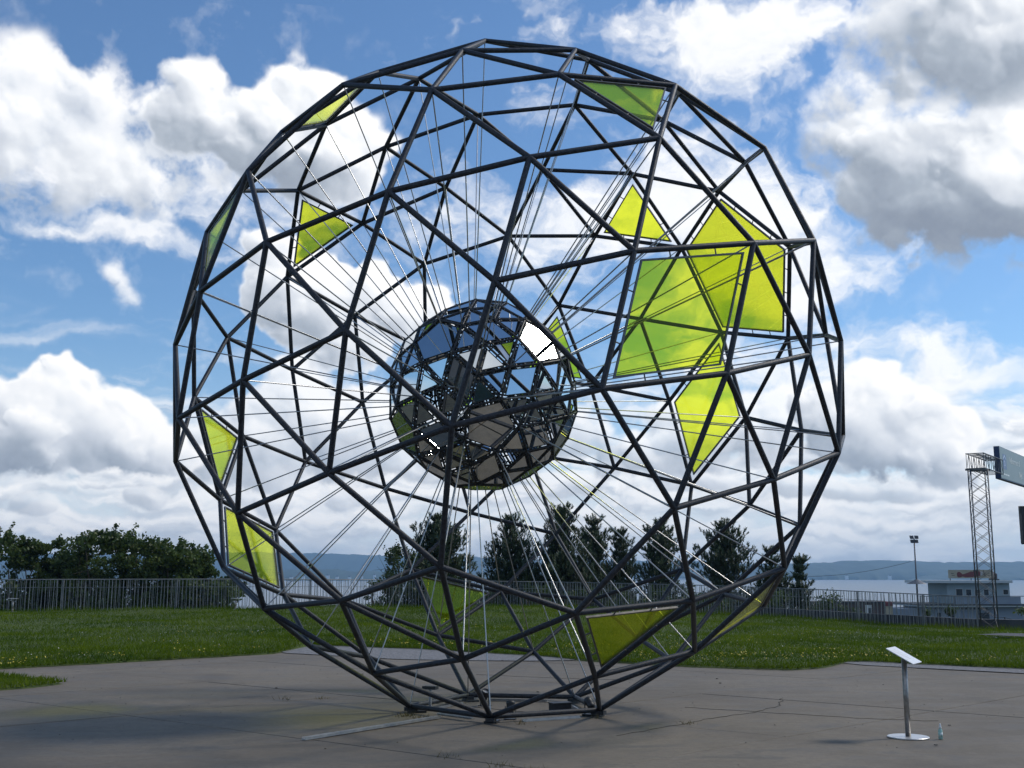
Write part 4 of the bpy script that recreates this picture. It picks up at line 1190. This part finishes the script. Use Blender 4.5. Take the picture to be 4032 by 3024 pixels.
MAT['red'] = pmat('dull_red_paint', (0.13, 0.018, 0.016), (0.17, 0.025, 0.02), 0.8, 0.6)
MAT['brown'] = pmat('brown_cladding', (0.050, 0.030, 0.024), (0.085, 0.05, 0.04), 0.8, 0.8)
bld = empty('terrace_building', (bX(1300), BY, bZ(1010)))
tag(bld, 'pale blue two-storey waterside building with flat roof and terraces', 'building')
bo_ = np.array(bld.location)
def bbox(name, zx0, zx1, zy0, zy1, y0, y1, m, parent=bld):
    return box(name, bX(zx0) - bo_[0], bX(zx1) - bo_[0], y0, y1, bZ(zy1) - bo_[2], bZ(zy0) - bo_[2], m, parent)
bbox('upper_wall', 965, 1985, 398, 742, 0.0, 9.0, MAT['bwall'])
bbox('roof', 605, 1992, 352, 396, -1.2, 10.0, MAT['roofpale'])
for (a, b, c_, d) in ((1100, 1215, 488, 606), (1263, 1357, 496, 606), (1408, 1502, 498, 606), (1555, 1642, 496, 606), (1872, 1960, 498, 588)):
    w_ = bbox('window', a, b, c_, d, -0.06, -0.004, MAT['wframe'])
    o_ = bbox('pane', a + 6, b - 6, c_ + 6, d - 6, -0.085, -0.063, MAT['wglass'] if a != 1872 else MAT['wglass'], bld)
    o_.parent = w_
bbox('terrace_slab', 340, 2110, 728, 752, -5.0, 9.0, MAT['black'])
bbox('slab_edge', 350, 2110, 754, 772, -4.9, 9.0, MAT['roofpale'])
bbox('parapet', 905, 1960, 612, 726, -4.6, -4.4, MAT['bwall2'])
for k in range(12):
    zx = 352 + k * 50
    bbox('rail_post', zx, zx + 7, 606, 727, -4.7, -4.62, MAT['lattice'])
bbox('handrail', 348, 2120, 598, 608, -4.75, -4.57, MAT['lattice'])
bbox('lower_wall', 500, 2030, 773, 1040, -3.6, 8.0, MAT['bwall2'])
for k in range(15):
    zx = 520 + k * 64
    if zx < 1490 or k % 2:
        w_ = bbox('window', zx, zx + 44, 782, 824, -3.66, -3.604, MAT['wframe'])
        o_ = bbox('pane', zx + 3, zx + 41, 785, 821, -3.69, -3.663, MAT['wglass']); o_.parent = w_
for (a, b) in ((650, 705), (860, 930), (1320, 1480)):
    bbox('doorway', a, b, 870, 1020, -3.66, -3.603, MAT['wglass'])
bbox('low_wing', 90, 498, 806, 1040, -3.0, 7.0, MAT['bwall2'])
# sign on the roof with a red aeroplane
rsg = empty('roof_sign', (bX(1340), BY - 0.6, bZ(350)))
tag(rsg, 'beige billboard with a red propeller aeroplane on the waterside roof', 'sign')
def sbx(zx): return bX(zx) - rsg.location.x
def sbz(zy): return bZ(zy) - rsg.location.z
box('board', sbx(980), sbx(1708), 0, 0.15, sbz(318), sbz(182), MAT['beige'], rsg)
for zx in (1000, 1340, 1680): box('leg', sbx(zx), sbx(zx + 12), 0.02, 0.12, sbz(351), sbz(320), MAT['lattice'], rsg)
mb = MB()
pts = [(1115, 250), (1122, 228), (1140, 215), (1165, 215), (1190, 235), (1210, 255), (1260, 240), (1330, 215), (1345, 207), (1370, 212), (1420, 200), (1480, 195), (1500, 215), (1502, 270), (1480, 285), (1420, 296), (1330, 302), (1250, 303), (1205, 290), (1180, 303), (1140, 306), (1120, 290)]
mb.prism([(sbx(x), -0.02, sbz(y)) for x, y in pts], (0, 0.018, 0)); mb.build('aeroplane', MAT['red'], rsg)
mb = MB(); mb.prism([(sbx(x), -0.03, sbz(y)) for x, y in [(1385, 186), (1485, 186), (1485, 200), (1385, 204)]], (0, 0.027, 0)); mb.prism([(sbx(x), -0.03, sbz(y)) for x, y in [(1545, 182), (1556, 182), (1580, 288), (1568, 290)]], (0, 0.027, 0)); mb.build('propeller', MAT['black'], rsg)
mb = MB(); mb.prism([(sbx(x), -0.028, sbz(y)) for x, y in [(1503, 205), (1535, 215), (1545, 240), (1535, 265), (1503, 275)]], (0, 0.025, 0)); mb.build('cowling', MAT['steel'], rsg)
mb = MB()
for (x0_, y0_, w_) in ((1022, 236, 46), (1030, 266, 50), (1620, 236, 40), (1625, 266, 52)): mb.box(sbx(x0_), sbx(x0_ + w_), -0.012, -0.002, sbz(y0_ + 8), sbz(y0_))
mb.build('small_print', MAT['brown'], rsg)
vent = empty('roof_vent', (bX(1795), BY + 1, bZ(352)))
tag(vent, 'dark red ventilation housing beside the roof billboard', 'vent')
def vbx(zx): return bX(zx) - vent.location.x
def vbz(zy): return bZ(zy) - vent.location.z
box('housing', vbx(1740), vbx(1838), 0, 1.0, vbz(330), vbz(250), MAT['brown'], vent)
box('base', vbx(1738), vbx(1865), -0.1, 1.1, 0.002, vbz(331), MAT['black'], vent)
box('cowl', vbx(1748), vbx(1795), 0.2, 0.8, vbz(249), vbz(214), MAT['red'], vent)
box('outlet', vbx(1815), vbx(1843), 0.3, 0.7, vbz(262), vbz(240), MAT['red'], vent)

shed = empty('boat_shed', (float(at(3410, 2440, 160)[0]), 160, float(at(3410, 2452, 160)[2])))
tag(shed, 'long low brown shed with a white door beyond the railing', 'shed')
so_ = np.array(shed.location)
def sX(p_): return float(at(p_, 2400, 160)[0]) - so_[0]
def sZ(p_): return float(at(3400, p_, 160)[2]) - so_[2]
box('wall', sX(3190), sX(3482), 0, 5, sZ(2456), sZ(2374), MAT['brown'], shed)
box('roof', sX(3184), sX(3486), -0.3, 5.3, sZ(2373.5), sZ(2369), MAT['rubber'], shed)
box('end_bay', sX(3484.5), sX(3512), -0.2, 4.6, sZ(2456), sZ(2386), MAT['beige'], shed)
box('end_roof', sX(3483.5), sX(3514), -0.4, 5.0, sZ(2385.8), sZ(2370), MAT['red'], shed)
d_ = box('door', sX(3407), sX(3432), -0.12, -0.004, sZ(2424), sZ(2382), MAT['wframe'], shed)
box('opening', sX(3418), sX(3429), -0.14, -0.122, sZ(2424), sZ(2394), MAT['wglass'], d_)
for p_ in (3230, 3280, 3330, 3375):
    box('window', sX(p_), sX(p_ + 14), -0.06, -0.003, sZ(2410), sZ(2392), MAT['wglass'], shed)

lm = at(3618, 2440, 170.0)
lamp = empty('light_mast', (lm[0], lm[1], lm[2]))
tag(lamp, 'tall slender floodlight mast with four lamp heads by the water', 'light mast')
hgt = float(at(3598, 2122, 170.0)[2] - lm[2])
lean = (float(at(3598, 2122, 170.0)[0]) - lm[0])
mb = MB(); mb.bar((0, 0, 0), (lean * 0.25, 0, hgt), 0.16, 10, 0.09); mb.build('pole', MAT['lattice'], lamp, True)
top_ = np.array([lean * 0.25, 0, hgt])
mb = MB(); mb.bar(top_ + [-0.55, 0, -0.36], top_ + [0.55, 0, -0.36], 0.06, 6); mb.bar(top_ + [-0.5, 0, 0.12], top_ + [0.5, 0, 0.12], 0.06, 6); mb.build('crossarm', MAT['lattice'], lamp)
for (dx_, dz_) in ((-0.36, 0.22), (0.36, 0.22), (-0.3, -0.38), (0.3, -0.38)):
    mb = MB(); mb.prism([(dx_ - 0.22, -0.3, dz_ - 0.24), (dx_ + 0.22, -0.3, dz_ - 0.24), (dx_ + 0.26, -0.1, dz_ + 0.24), (dx_ - 0.26, -0.1, dz_ + 0.24)], (0, 0.35, 0.05))
    o_ = mb.build('lamp_head', MAT['black'], lamp); o_.location = top_
hk = hgt * 0.44
mb = MB(); mb.lathe([(1.45, 0.0), (1.40, 0.06), (0.25, 0.62), (0.2, 0.66)], 16, (lean * 0.11, 0, hk)); mb.build('collar', MAT['lattice'], lamp)
# wire strung from the mast to the left
mb = MB()
a = np.array([lm[0] + lean * 0.19, lm[1], float(at(3598, 2206, 170)[2])]); b = at(3080, 2268, 178.0)
prev = None
for t in np.linspace(0, 1, 18):
    q = a + (b - a) * t - np.array([0, 0, 1.4 * 4 * t * (1 - t) * 0.6])
    if prev is not None: mb.bar(prev, q, 0.035, 4, cap=False)
    prev = q
tag(mb.build('overhead_wire', MAT['black']), 'thin sagging wire running left from the floodlight mast', 'wire')
# camper van half hidden behind the pines
vq = at(2137, 2300, 140.0)
vz = float(land_z(np.array(vq[0]), np.array(140.0)))
van = empty('camper_van', (vq[0], 140, vz), 0)
tag(van, 'white camper van half hidden behind the railing and pines', 'van')
vh = float(at(2137, 2277, 140.0)[2]) - vz
MAT['vanwhite'] = pmat('van_white', (0.72, 0.73, 0.74), (0.66, 0.67, 0.68), 1, 0.35)
mb = MB(); mb.prism([(-1.0, 0, 0.35), (1.0, 0, 0.35), (1.0, 0, vh * 0.62), (0.93, 0, vh - 0.08), (0.85, 0, vh), (-0.85, 0, vh), (-0.93, 0, vh - 0.08), (-1.0, 0, vh * 0.62)], (0, 5.5, 0)); vb_ = mb.build('body', MAT['vanwhite'], van)
mb = MB(); mb.prism([(-0.8, -0.02, vh - 0.62), (0.8, -0.02, vh - 0.62), (0.76, -0.02, vh - 0.30), (-0.76, -0.02, vh - 0.30)], (0, 0.018, 0)); mb.build('rear_window', MAT['wglass'], van)
for sx in (-0.88, 0.88):
    for sy in (0.9, 4.4):
        mb = MB(); mb.bar((sx - 0.1, sy, 0.33), (sx + 0.1, sy, 0.33), 0.33, 16); mb.build('wheel', MAT['rubber'], van)
# little houses along the far shore
HP = [1098, 1150, 1196, 1243, 1291, 1330, 1377, 1425, 1476, 3180, 3330, 3500]
HL = ['tiny pale house on the left far shore, %s from the left' % w for w in ('first', 'second', 'third', 'fourth', 'fifth', 'sixth', 'seventh', 'eighth', 'ninth')] + ['tiny pale house on the right far shore, %s the light mast' % w for w in ('farthest left of', 'midway left of', 'nearest to')]
for i in range(12):
    px_ = HP[i]
    Y_ = 2900.0 if i < 9 else 3270.0
    q = at(px_, 2278, Y_)
    w_, d2, h2 = rnd.uniform(6, 9), 7, rnd.uniform(4, 6)
    hz_ = WATER + rnd.uniform(1, 10)
    r = empty('shore_house', (q[0], Y_ - rnd.uniform(5, 15), hz_))
    tag(r, HL[i], 'house', 'houses on the far shore')
    box('wall', -w_ / 2, w_ / 2, 0, d2, -6, h2, MAT['white_pl'], r)
    mb = MB(); mb.prism([(-w_ / 2 - 0.5, -0.5, h2 + 0.05), (w_ / 2 + 0.5, -0.5, h2 + 0.05), (0, -0.5, h2 + 3)], (0, d2 + 1, 0)); mb.build('roof', MAT['brown'], r)

# office block behind the viewer: the globe's mirrors show it
MAT['offwall'] = pmat('office_cladding', (0.10, 0.105, 0.11), (0.15, 0.15, 0.155), 0.3, 0.7)
MAT['offglass'] = pmat('office_glass', (0.015, 0.030, 0.034), (0.02, 0.04, 0.045), 0.2, 0.05, spec=0.6)
off = empty('office_block', (-8, -34, 0))
tag(off, 'dark office block behind the viewer, seen only in the mirror facets', 'building')
box('wall', -34, 26, -14, 0, -0.1, 10.4, MAT['offwall'], off)
box('roof', -34.4, 26.4, -14.4, 0.4, 10.42, 10.8, MAT['roofpale'], off)
wme = mesh('window', BOXV(-1.25, 1.25, 0.002, 0.06, 0, 2.0), BOXF, MAT['offglass'])
for fl in range(3):
    for k in range(18):
        inst('window', wme, Matrix.Translation((-32 + k * 3.3, 0, 0.9 + fl * 3.3)), off)

# ================================================================== small wear on the paving
mb = MB()
def crack(pts, w):
    prev = None
    P = [np.array(p_) for p_ in pts]
    out_ = [P[0]]
    for a, b in zip(P[:-1], P[1:]):
        for t in np.linspace(0, 1, 9)[1:]:
            out_.append(a + (b - a) * t + rng.normal(size=2) * 0.018)
    for a, b in zip(out_[:-1], out_[1:]):
        d = (b - a) / (np.linalg.norm(b - a) + 1e-9); n_ = np.array([d[1], -d[0]]) * w * 0.55 * rng.uniform(0.3, 1.1)
        mb.prism([(*(a - n_), 0.0062), (*(a + n_), 0.0062), (*(b + n_), 0.0062), (*(b - n_), 0.0062)], (0, 0, -0.004))
crack([(1.1, 12.3), (1.9, 13.2), (2.5, 13.9), (3.0, 14.35)], 0.006)
crack([(2.2, 14.85), (3.0, 14.4), (4.06, 13.76), (4.9, 13.5)], 0.005)
crack([(3.0, 14.35), (3.5, 15.2), (3.7, 16.0)], 0.004)
crack([(-0.6, 19.6), (0.8, 18.9), (2.0, 18.6)], 0.004)
tag(mb.build('cracks', MAT['joint_fill'], paving), kind='stuff')
# grit, small stones and dry leaf scraps lying about
n_ = 330
x = rng.uniform(-8, 8, n_); y = 8.5 + 15 * rng.random(n_); ok = (np.abs(x / y) < 0.5) & (y < lawn_y(x))
x, y = x[ok], y[ok]
mb = MB()
for X_, Y_ in zip(x, y):
    s_ = rng.uniform(0.004, 0.010) if rng.random() < 0.93 else rng.uniform(0.012, 0.024)
    a = rng.uniform(0, 6.28)
    mb.prism([(X_ + s_ * math.cos(a + t), Y_ + 0.8 * s_ * math.sin(a + t), 0.004 + s_ * 0.5) for t in (0, 1.3, 2.6, 4.2, 5.2)], (0, 0, -s_ * 0.5))
MAT['grit'] = pmat('grit', (0.05, 0.042, 0.034), (0.20, 0.18, 0.15), 3.0, 0.9, lo=0.45, hi=0.55)
tag(mb.build('grit', MAT['grit']), 'small stones and dry scraps scattered over the paving', 'grit', kind='stuff')
# weeds at the feet and in the joints
C_ = [(-1.28, 14.0, 60), (-1.05, 13.75, 30), (-0.75, 15.3, 40), (0.35, 14.1, 30), (0.12, 13.25, 20), (1.02, 13.75, 20), (0.2, 10.1, 60), (-0.1, 10.42, 25), (-2.6, 15.9, 20), (-3.1, 15.75, 14), (-0.6, 10.9, 12), (2.0, 13.25, 25)]
P_ = np.concatenate([np.stack([rng.normal(cx_, 0.06, k_), rng.normal(cy_, 0.05, k_)], -1) for cx_, cy_, k_ in C_])
V, F, T = blades(P_[:, 0], P_[:, 1], np.full(len(P_), 0.005), rng.uniform(0.02, 0.07, len(P_)), np.full(len(P_), 0.008), 0.9, rng.random(len(P_)))
tag(link(bpy.data.objects.new('weeds', tri_mesh('weeds', V, F, MAT['dryblade'], T))), 'thin dry weeds at the sphere feet and in the paving joints', 'weeds', kind='stuff')

# ================================================================== trees
def leaf_quads(C, size, tint0, up=0.0):
    """little folded leaves at points C"""
    n_ = len(C)
    d1 = rng.normal(size=(n_, 3)); d1[:, 2] += up; d1 /= np.linalg.norm(d1, axis=1, keepdims=True)
    d2 = np.cross(d1, rng.normal(size=(n_, 3))); d2 /= np.linalg.norm(d2, axis=1, keepdims=True) + 1e-9
    s = size * (0.6 + 0.8 * rng.random((n_, 1)))
    a = C - d1 * s * 0.5; b = C + d1 * s * 0.5; m_ = C + d2 * s * 0.32; k_ = C - d2 * s * 0.32
    V = np.stack([a, m_, b, k_], 1).reshape(-1, 3)
    return V, np.arange(4 * n_).reshape(-1, 4), np.repeat(tint0, 4)
def limb_mesh(segs, name, m, parent):
    mb = MB()
    for (a, b, r1, r2) in segs: mb.bar(a, b, r1, 6, r2, cap=False)
    return mb.build(name, m, parent, True)
def broadleaf(base, top_z, rx, label, cat='tree', n_leaf=9000, leaf=0.13, mt='leaf', skirt=0.12, group=None, clumps=46, seed=0, name='broadleaf_tree', droop=0.0):
    g = np.random.default_rng(seed)
    r = empty(name, base)
    tag(r, label, cat, group)
    H = top_z - base[2]
    segs = []; tips = []
    stems = 3
    for s in range(stems):
        a = 2 * math.pi * s / stems + g.uniform(0, 1)
        p = np.array([math.cos(a) * 0.08, math.sin(a) * 0.08, -0.1]); d = np.array([math.cos(a) * 0.25, math.sin(a) * 0.25, 1.0])
        rad = 0.07
        for k in range(6):
            q = p + d * (H * 0.13) + g.normal(size=3) * 0.05
            segs.append((p, q, rad, rad * 0.8)); rad *= 0.8
            for b in range(2):
                e = d * 0.35 + g.normal(size=3) * np.array([0.9, 0.9, 0.35]); e /= np.linalg.norm(e)
                l = H * g.uniform(0.10, 0.22)
                segs.append((q, q + e * l, rad * 0.5, rad * 0.15)); tips.append(q + e * l)
            p = q
        tips.append(p)
    limb_mesh(segs, 'trunk', MAT['bark'], r)
    # crown: clumps on the skin of an uneven egg and inside it
    C = []
    for c in range(clumps):
        th = g.uniform(0, 2 * math.pi); u = g.uniform(-0.95, 1.0)
        rr = (0.55 + 0.5 * g.random()) * math.sqrt(max(0.05, 1 - (u * 0.92) ** 2))
        lob = 1 + 0.22 * math.sin(3 * th + seed) + 0.15 * math.sin(5 * th + 2 * seed)
        z = H * (skirt + (1 - skirt) * (0.5 + 0.47 * u))
        ctr = np.array([math.cos(th) * rx * rr * lob, math.sin(th) * rx * rr * lob, z])
        sz = g.uniform(0.20, 0.40) * rx * 0.8
        k = int(n_leaf / clumps)
        q = g.normal(size=(k, 3)); q /= np.linalg.norm(q, axis=1, keepdims=True)
        q = q * (g.random((k, 1)) ** 0.45) * sz * np.array([1.15, 1.15, 0.75])
        # twigs that stick out of the clump
        tw = g.normal(size=3); tw[2] = abs(tw[2]); tw /= np.linalg.norm(tw)
        m_ = g.random(k) < 0.25
        q[m_] = tw * g.uniform(0.2, 1.6, (m_.sum(), 1)) * sz + g.normal(size=(m_.sum(), 3)) * 0.05
        if droop: q[:, 2] -= droop * g.random(k) * sz * 2
        C.append((ctr + q, np.full(k, g.uniform(-0.3, 0.6))))
    P = np.concatenate([c_[0] for c_ in C]); T = np.concatenate([c_[1] for c_ in C]) + rng.random(len(P)) * 0.7
    V, F, TT = leaf_quads(P, leaf, T, 0.2)
    inst('crown', tri_mesh('crown', V, F, MAT[mt], TT), None, r)
    return r
def pine(base, top_z, rx, label, seed, dens=1.0, group=None):
    g = np.random.default_rng(seed)
    r = empty('pine_tree', base)
    tag(r, label, 'tree', group)
    H = top_z - base[2]
    segs = [(np.array([0, 0, -0.2]), np.array([0, 0, H * 0.5]), 0.09, 0.06), (np.array([0, 0, H * 0.5]), np.array([g.normal() * 0.04, 0, H * 0.97]), 0.06, 0.012)]
    tufts = []
    z = H * 0.04
    while z < H * 0.97:
        f = z / H
        Lb = rx * (1.06 - f) ** 0.75 * (0.55 + 0.7 * g.random()) * (0.8 if f < 0.2 else 1)
        nb_ = int((6 if f < 0.8 else 5) * dens) + g.integers(0, 2)
        a0 = g.uniform(0, 6.28)
        for k in range(nb_):
            a = a0 + 2 * math.pi * k / nb_ + g.normal() * 0.25
            ll = Lb * g.uniform(0.6, 1.12)
            e = np.array([math.cos(a), math.sin(a), 0])
            rise = 0.30 + 0.35 * f
            mid = np.array([0, 0, z]) + e * ll * 0.55 + np.array([0, 0, ll * rise * 0.30])
            tip = np.array([0, 0, z]) + e * ll + np.array([0, 0, ll * rise * 0.95])
            segs.append((np.array([0, 0, z]), mid, 0.022 * (1.1 - f) + 0.006, 0.012)); segs.append((mid, tip, 0.012, 0.005))
            nt_ = max(3, int(ll / 0.115))
            for t in np.linspace(0.25, 1.0, nt_):
                p = np.array([0, 0, z]) * (1 - t) ** 2 + 2 * (1 - t) * t * mid + tip * t * t
                p = np.array([0, 0, z]) + (mid - np.array([0, 0, z])) * min(t / 0.55, 1) + (tip - mid) * max(0, (t - 0.55) / 0.45)
                for s in range(4 if t < 0.95 else 2):
                    off = g.normal(size=3) * 0.13 * ll * (1 if t < 0.95 else 0.4)
                    d = e * 0.35 * t + np.array([0, 0, 0.85]) + g.normal(size=3) * 0.28
                    tufts.append((p + off, d / np.linalg.norm(d), g.uniform(0.20, 0.36) * (1.1 if t > 0.9 else 0.95)))
        z += H * g.uniform(0.045, 0.07)
    for k in range(4):
        d = np.array([g.normal() * 0.15, g.normal() * 0.15, 1.0])
        tufts.append((np.array([0, 0, H * (0.86 + 0.04 * k)]), d / np.linalg.norm(d), 0.30))
    limb_mesh(segs, 'trunk', MAT['bark'], r)
    P0 = np.array([t[0] for t in tufts]); D = np.array([t[1] for t in tufts]); S = np.array([t[2] for t in tufts])
    K = 26
    n_ = len(P0) * K
    P = np.repeat(P0, K, 0); Dr = np.repeat(D, K, 0); Sr = np.repeat(S, K)
    along = np.tile(np.linspace(0.0, 0.75, K), len(P0))[:, None]
    side = rng.normal(size=(n_, 3)); side -= Dr * (side * Dr).sum(1, keepdims=True); side /= np.linalg.norm(side, axis=1, keepdims=True)
    b0 = P + Dr * Sr[:, None] * along
    nl = Sr[:, None] * (0.42 - 0.12 * along)
    tip = b0 + (Dr * 0.75 + side * 0.8) * nl
    wv = np.cross(Dr, side) * 0.017
    V = np.stack([b0 - wv, b0 + wv, tip], 1).reshape(-1, 3)
    T = np.repeat(np.repeat(rng.random(len(P0)) * 0.9 - 0.2, K) + rng.random(n_) * 0.6, 3)
    inst('crown', tri_mesh('crown', V, np.arange(3 * n_).reshape(-1, 3), MAT['needle'], T), None, r)
    return r
def spot(px2, Y):
    x = float(at(px2 * 4032 / 2212, 2300, Y)[0])
    return x, Y, float(land_z(np.array(x), np.array(Y))) - 0.05
K2 = 4032 / 2212
LT = [(8, 1158, 43.0, 1.35, 'leafy dark green tree cut by the left edge behind the railing'),
      (92, 1166, 43.8, 1.10, 'leafy tree behind the railing, second from the left edge'),
      (150, 1188, 44.6, 0.95, 'lower leafy tree in the dip between the two left tree groups'),
      (218, 1146, 43.0, 1.40, 'tallest leafy tree behind the left stretch of railing'),
      (312, 1148, 43.4, 1.30, 'rounded leafy tree just right of the tallest left one'),
      (392, 1172, 43.8, 1.15, 'leafy tree behind the railing close to the left of the sphere'),
      (452, 1226, 44.2, 1.00, 'low leafy tree ending the left tree row at the sphere')]
for i, (px, py, Y, rx, lab) in enumerate(LT):
    b = spot(px, Y)
    broadleaf(b, float(at(px * K2, py * K2, Y)[2]), rx * 1.25, lab, group='leafy trees behind the railing', seed=11 + i, n_leaf=15000, skirt=-0.06, clumps=84)
PT = [(945, 1115, 48.0, 1.45, 'broad dense pine left of centre, leftmost of the pine row', 1.5),
      (1104, 1112, 50.0, 1.15, 'open pine seen below the mirrored core, second in the row', 1.0),
      (1213, 1100, 50.0, 1.35, 'tallest dense dark pine in the middle of the row', 1.5),
      (1283, 1115, 51.0, 1.10, 'pine directly right of the tallest one', 1.2),
      (1342, 1144, 52.0, 0.95, 'short pine in the gap right of the row\'s middle', 1.1),
      (1428, 1124, 50.0, 1.10, 'upright pine third from the right end of the row', 1.1),
      (1566, 1128, 49.0, 1.25, 'wide pine standing alone, second from the right end', 1.2),
      (1668, 1186, 48.0, 1.15, 'low spreading pine behind the lower right rim of the sphere', 1.2),
      (1728, 1200, 47.0, 0.90, 'smallest pine at the right end of the row', 1.2)]
for i, (px, py, Y, rx, lab, dens) in enumerate(PT):
    b = spot(px, Y)
    pine(b, float(at(px * K2, py * K2, Y)[2]), rx * 1.5, lab, 40 + i, dens, 'pines behind the railing')
b = spot(868, 46.0)
broadleaf(b, float(at(868 * K2, 1176 * K2, 46.0)[2]), 0.80, 'light drooping birch left of the pine row', mt='birch', n_leaf=6000, leaf=0.10, seed=77, clumps=60, name='birch_tree', droop=0.7, skirt=0.2)
for i, (px, py, Y, rx, lab) in enumerate([(815, 1252, 44.5, 0.45, 'small bush below the birch behind the railing'), (1785, 1282, 41.0, 0.85, 'leafy shrub behind the railing below the smallest pine'),
                                          (1850, 1298, 40.0, 0.5, 'low shrub behind the railing right of the pines'), (2050, 1312, 39.0, 0.45, 'low shrub behind the railing in front of the blue building'),
                                          (2000, 1314, 39.0, 0.4, 'lowest small shrub behind the railing left of the mast'), (2205, 1288, 38.0, 0.75, 'green bush behind the parapet wall at the right edge'),
                                          (1500, 1262, 46.0, 0.9, 'shrub filling the space under the pines right of centre'), (1050, 1262, 46.5, 0.7, 'shrub below the open pine left of centre'),
    (1160, 1264, 46.0, 0.85, 'shrub under the left flank of the tallest pine'), (1260, 1266, 46.2, 0.9, 'shrub under the right flank of the tallest pine'), (1350, 1268, 45.6, 0.85, 'shrub below the short pine right of the middle'),
    (1425, 1266, 45.2, 0.8, 'shrub below the upright pine'), (1590, 1270, 44.2, 0.95, 'shrub below the wide lone pine'), (1670, 1274, 43.2, 0.95, 'shrub below the low spreading pine'), (975, 1264, 46.4, 0.7, 'shrub below the broad leftmost pine')]):
    b = spot(px, Y)
    broadleaf(b, float(at(px * K2, py * K2, Y)[2]), rx, lab, 'shrub', n_leaf=1800, leaf=0.09, seed=90 + i, clumps=18, name='shrub', group='shrubs behind the railing', skirt=0.02)

# ================================================================== air
m, nt = newmat('haze_air')
n = nt.nodes
out = n.new('ShaderNodeOutputMaterial'); pv = n.new('ShaderNodeVolumePrincipled')
pv.inputs['Color'].default_value = (0.42, 0.69, 1.0, 1); pv.inputs['Density'].default_value = 0.00022; pv.inputs['Anisotropy'].default_value = 0.25
L(nt, pv.outputs[0], out.inputs['Volume'])
hz_ = box('haze', -9500, 9500, -4200, 5300, -26, 108, m)
tag(hz_, 'thin blue haze lying over the whole fjord', 'haze', kind='stuff')
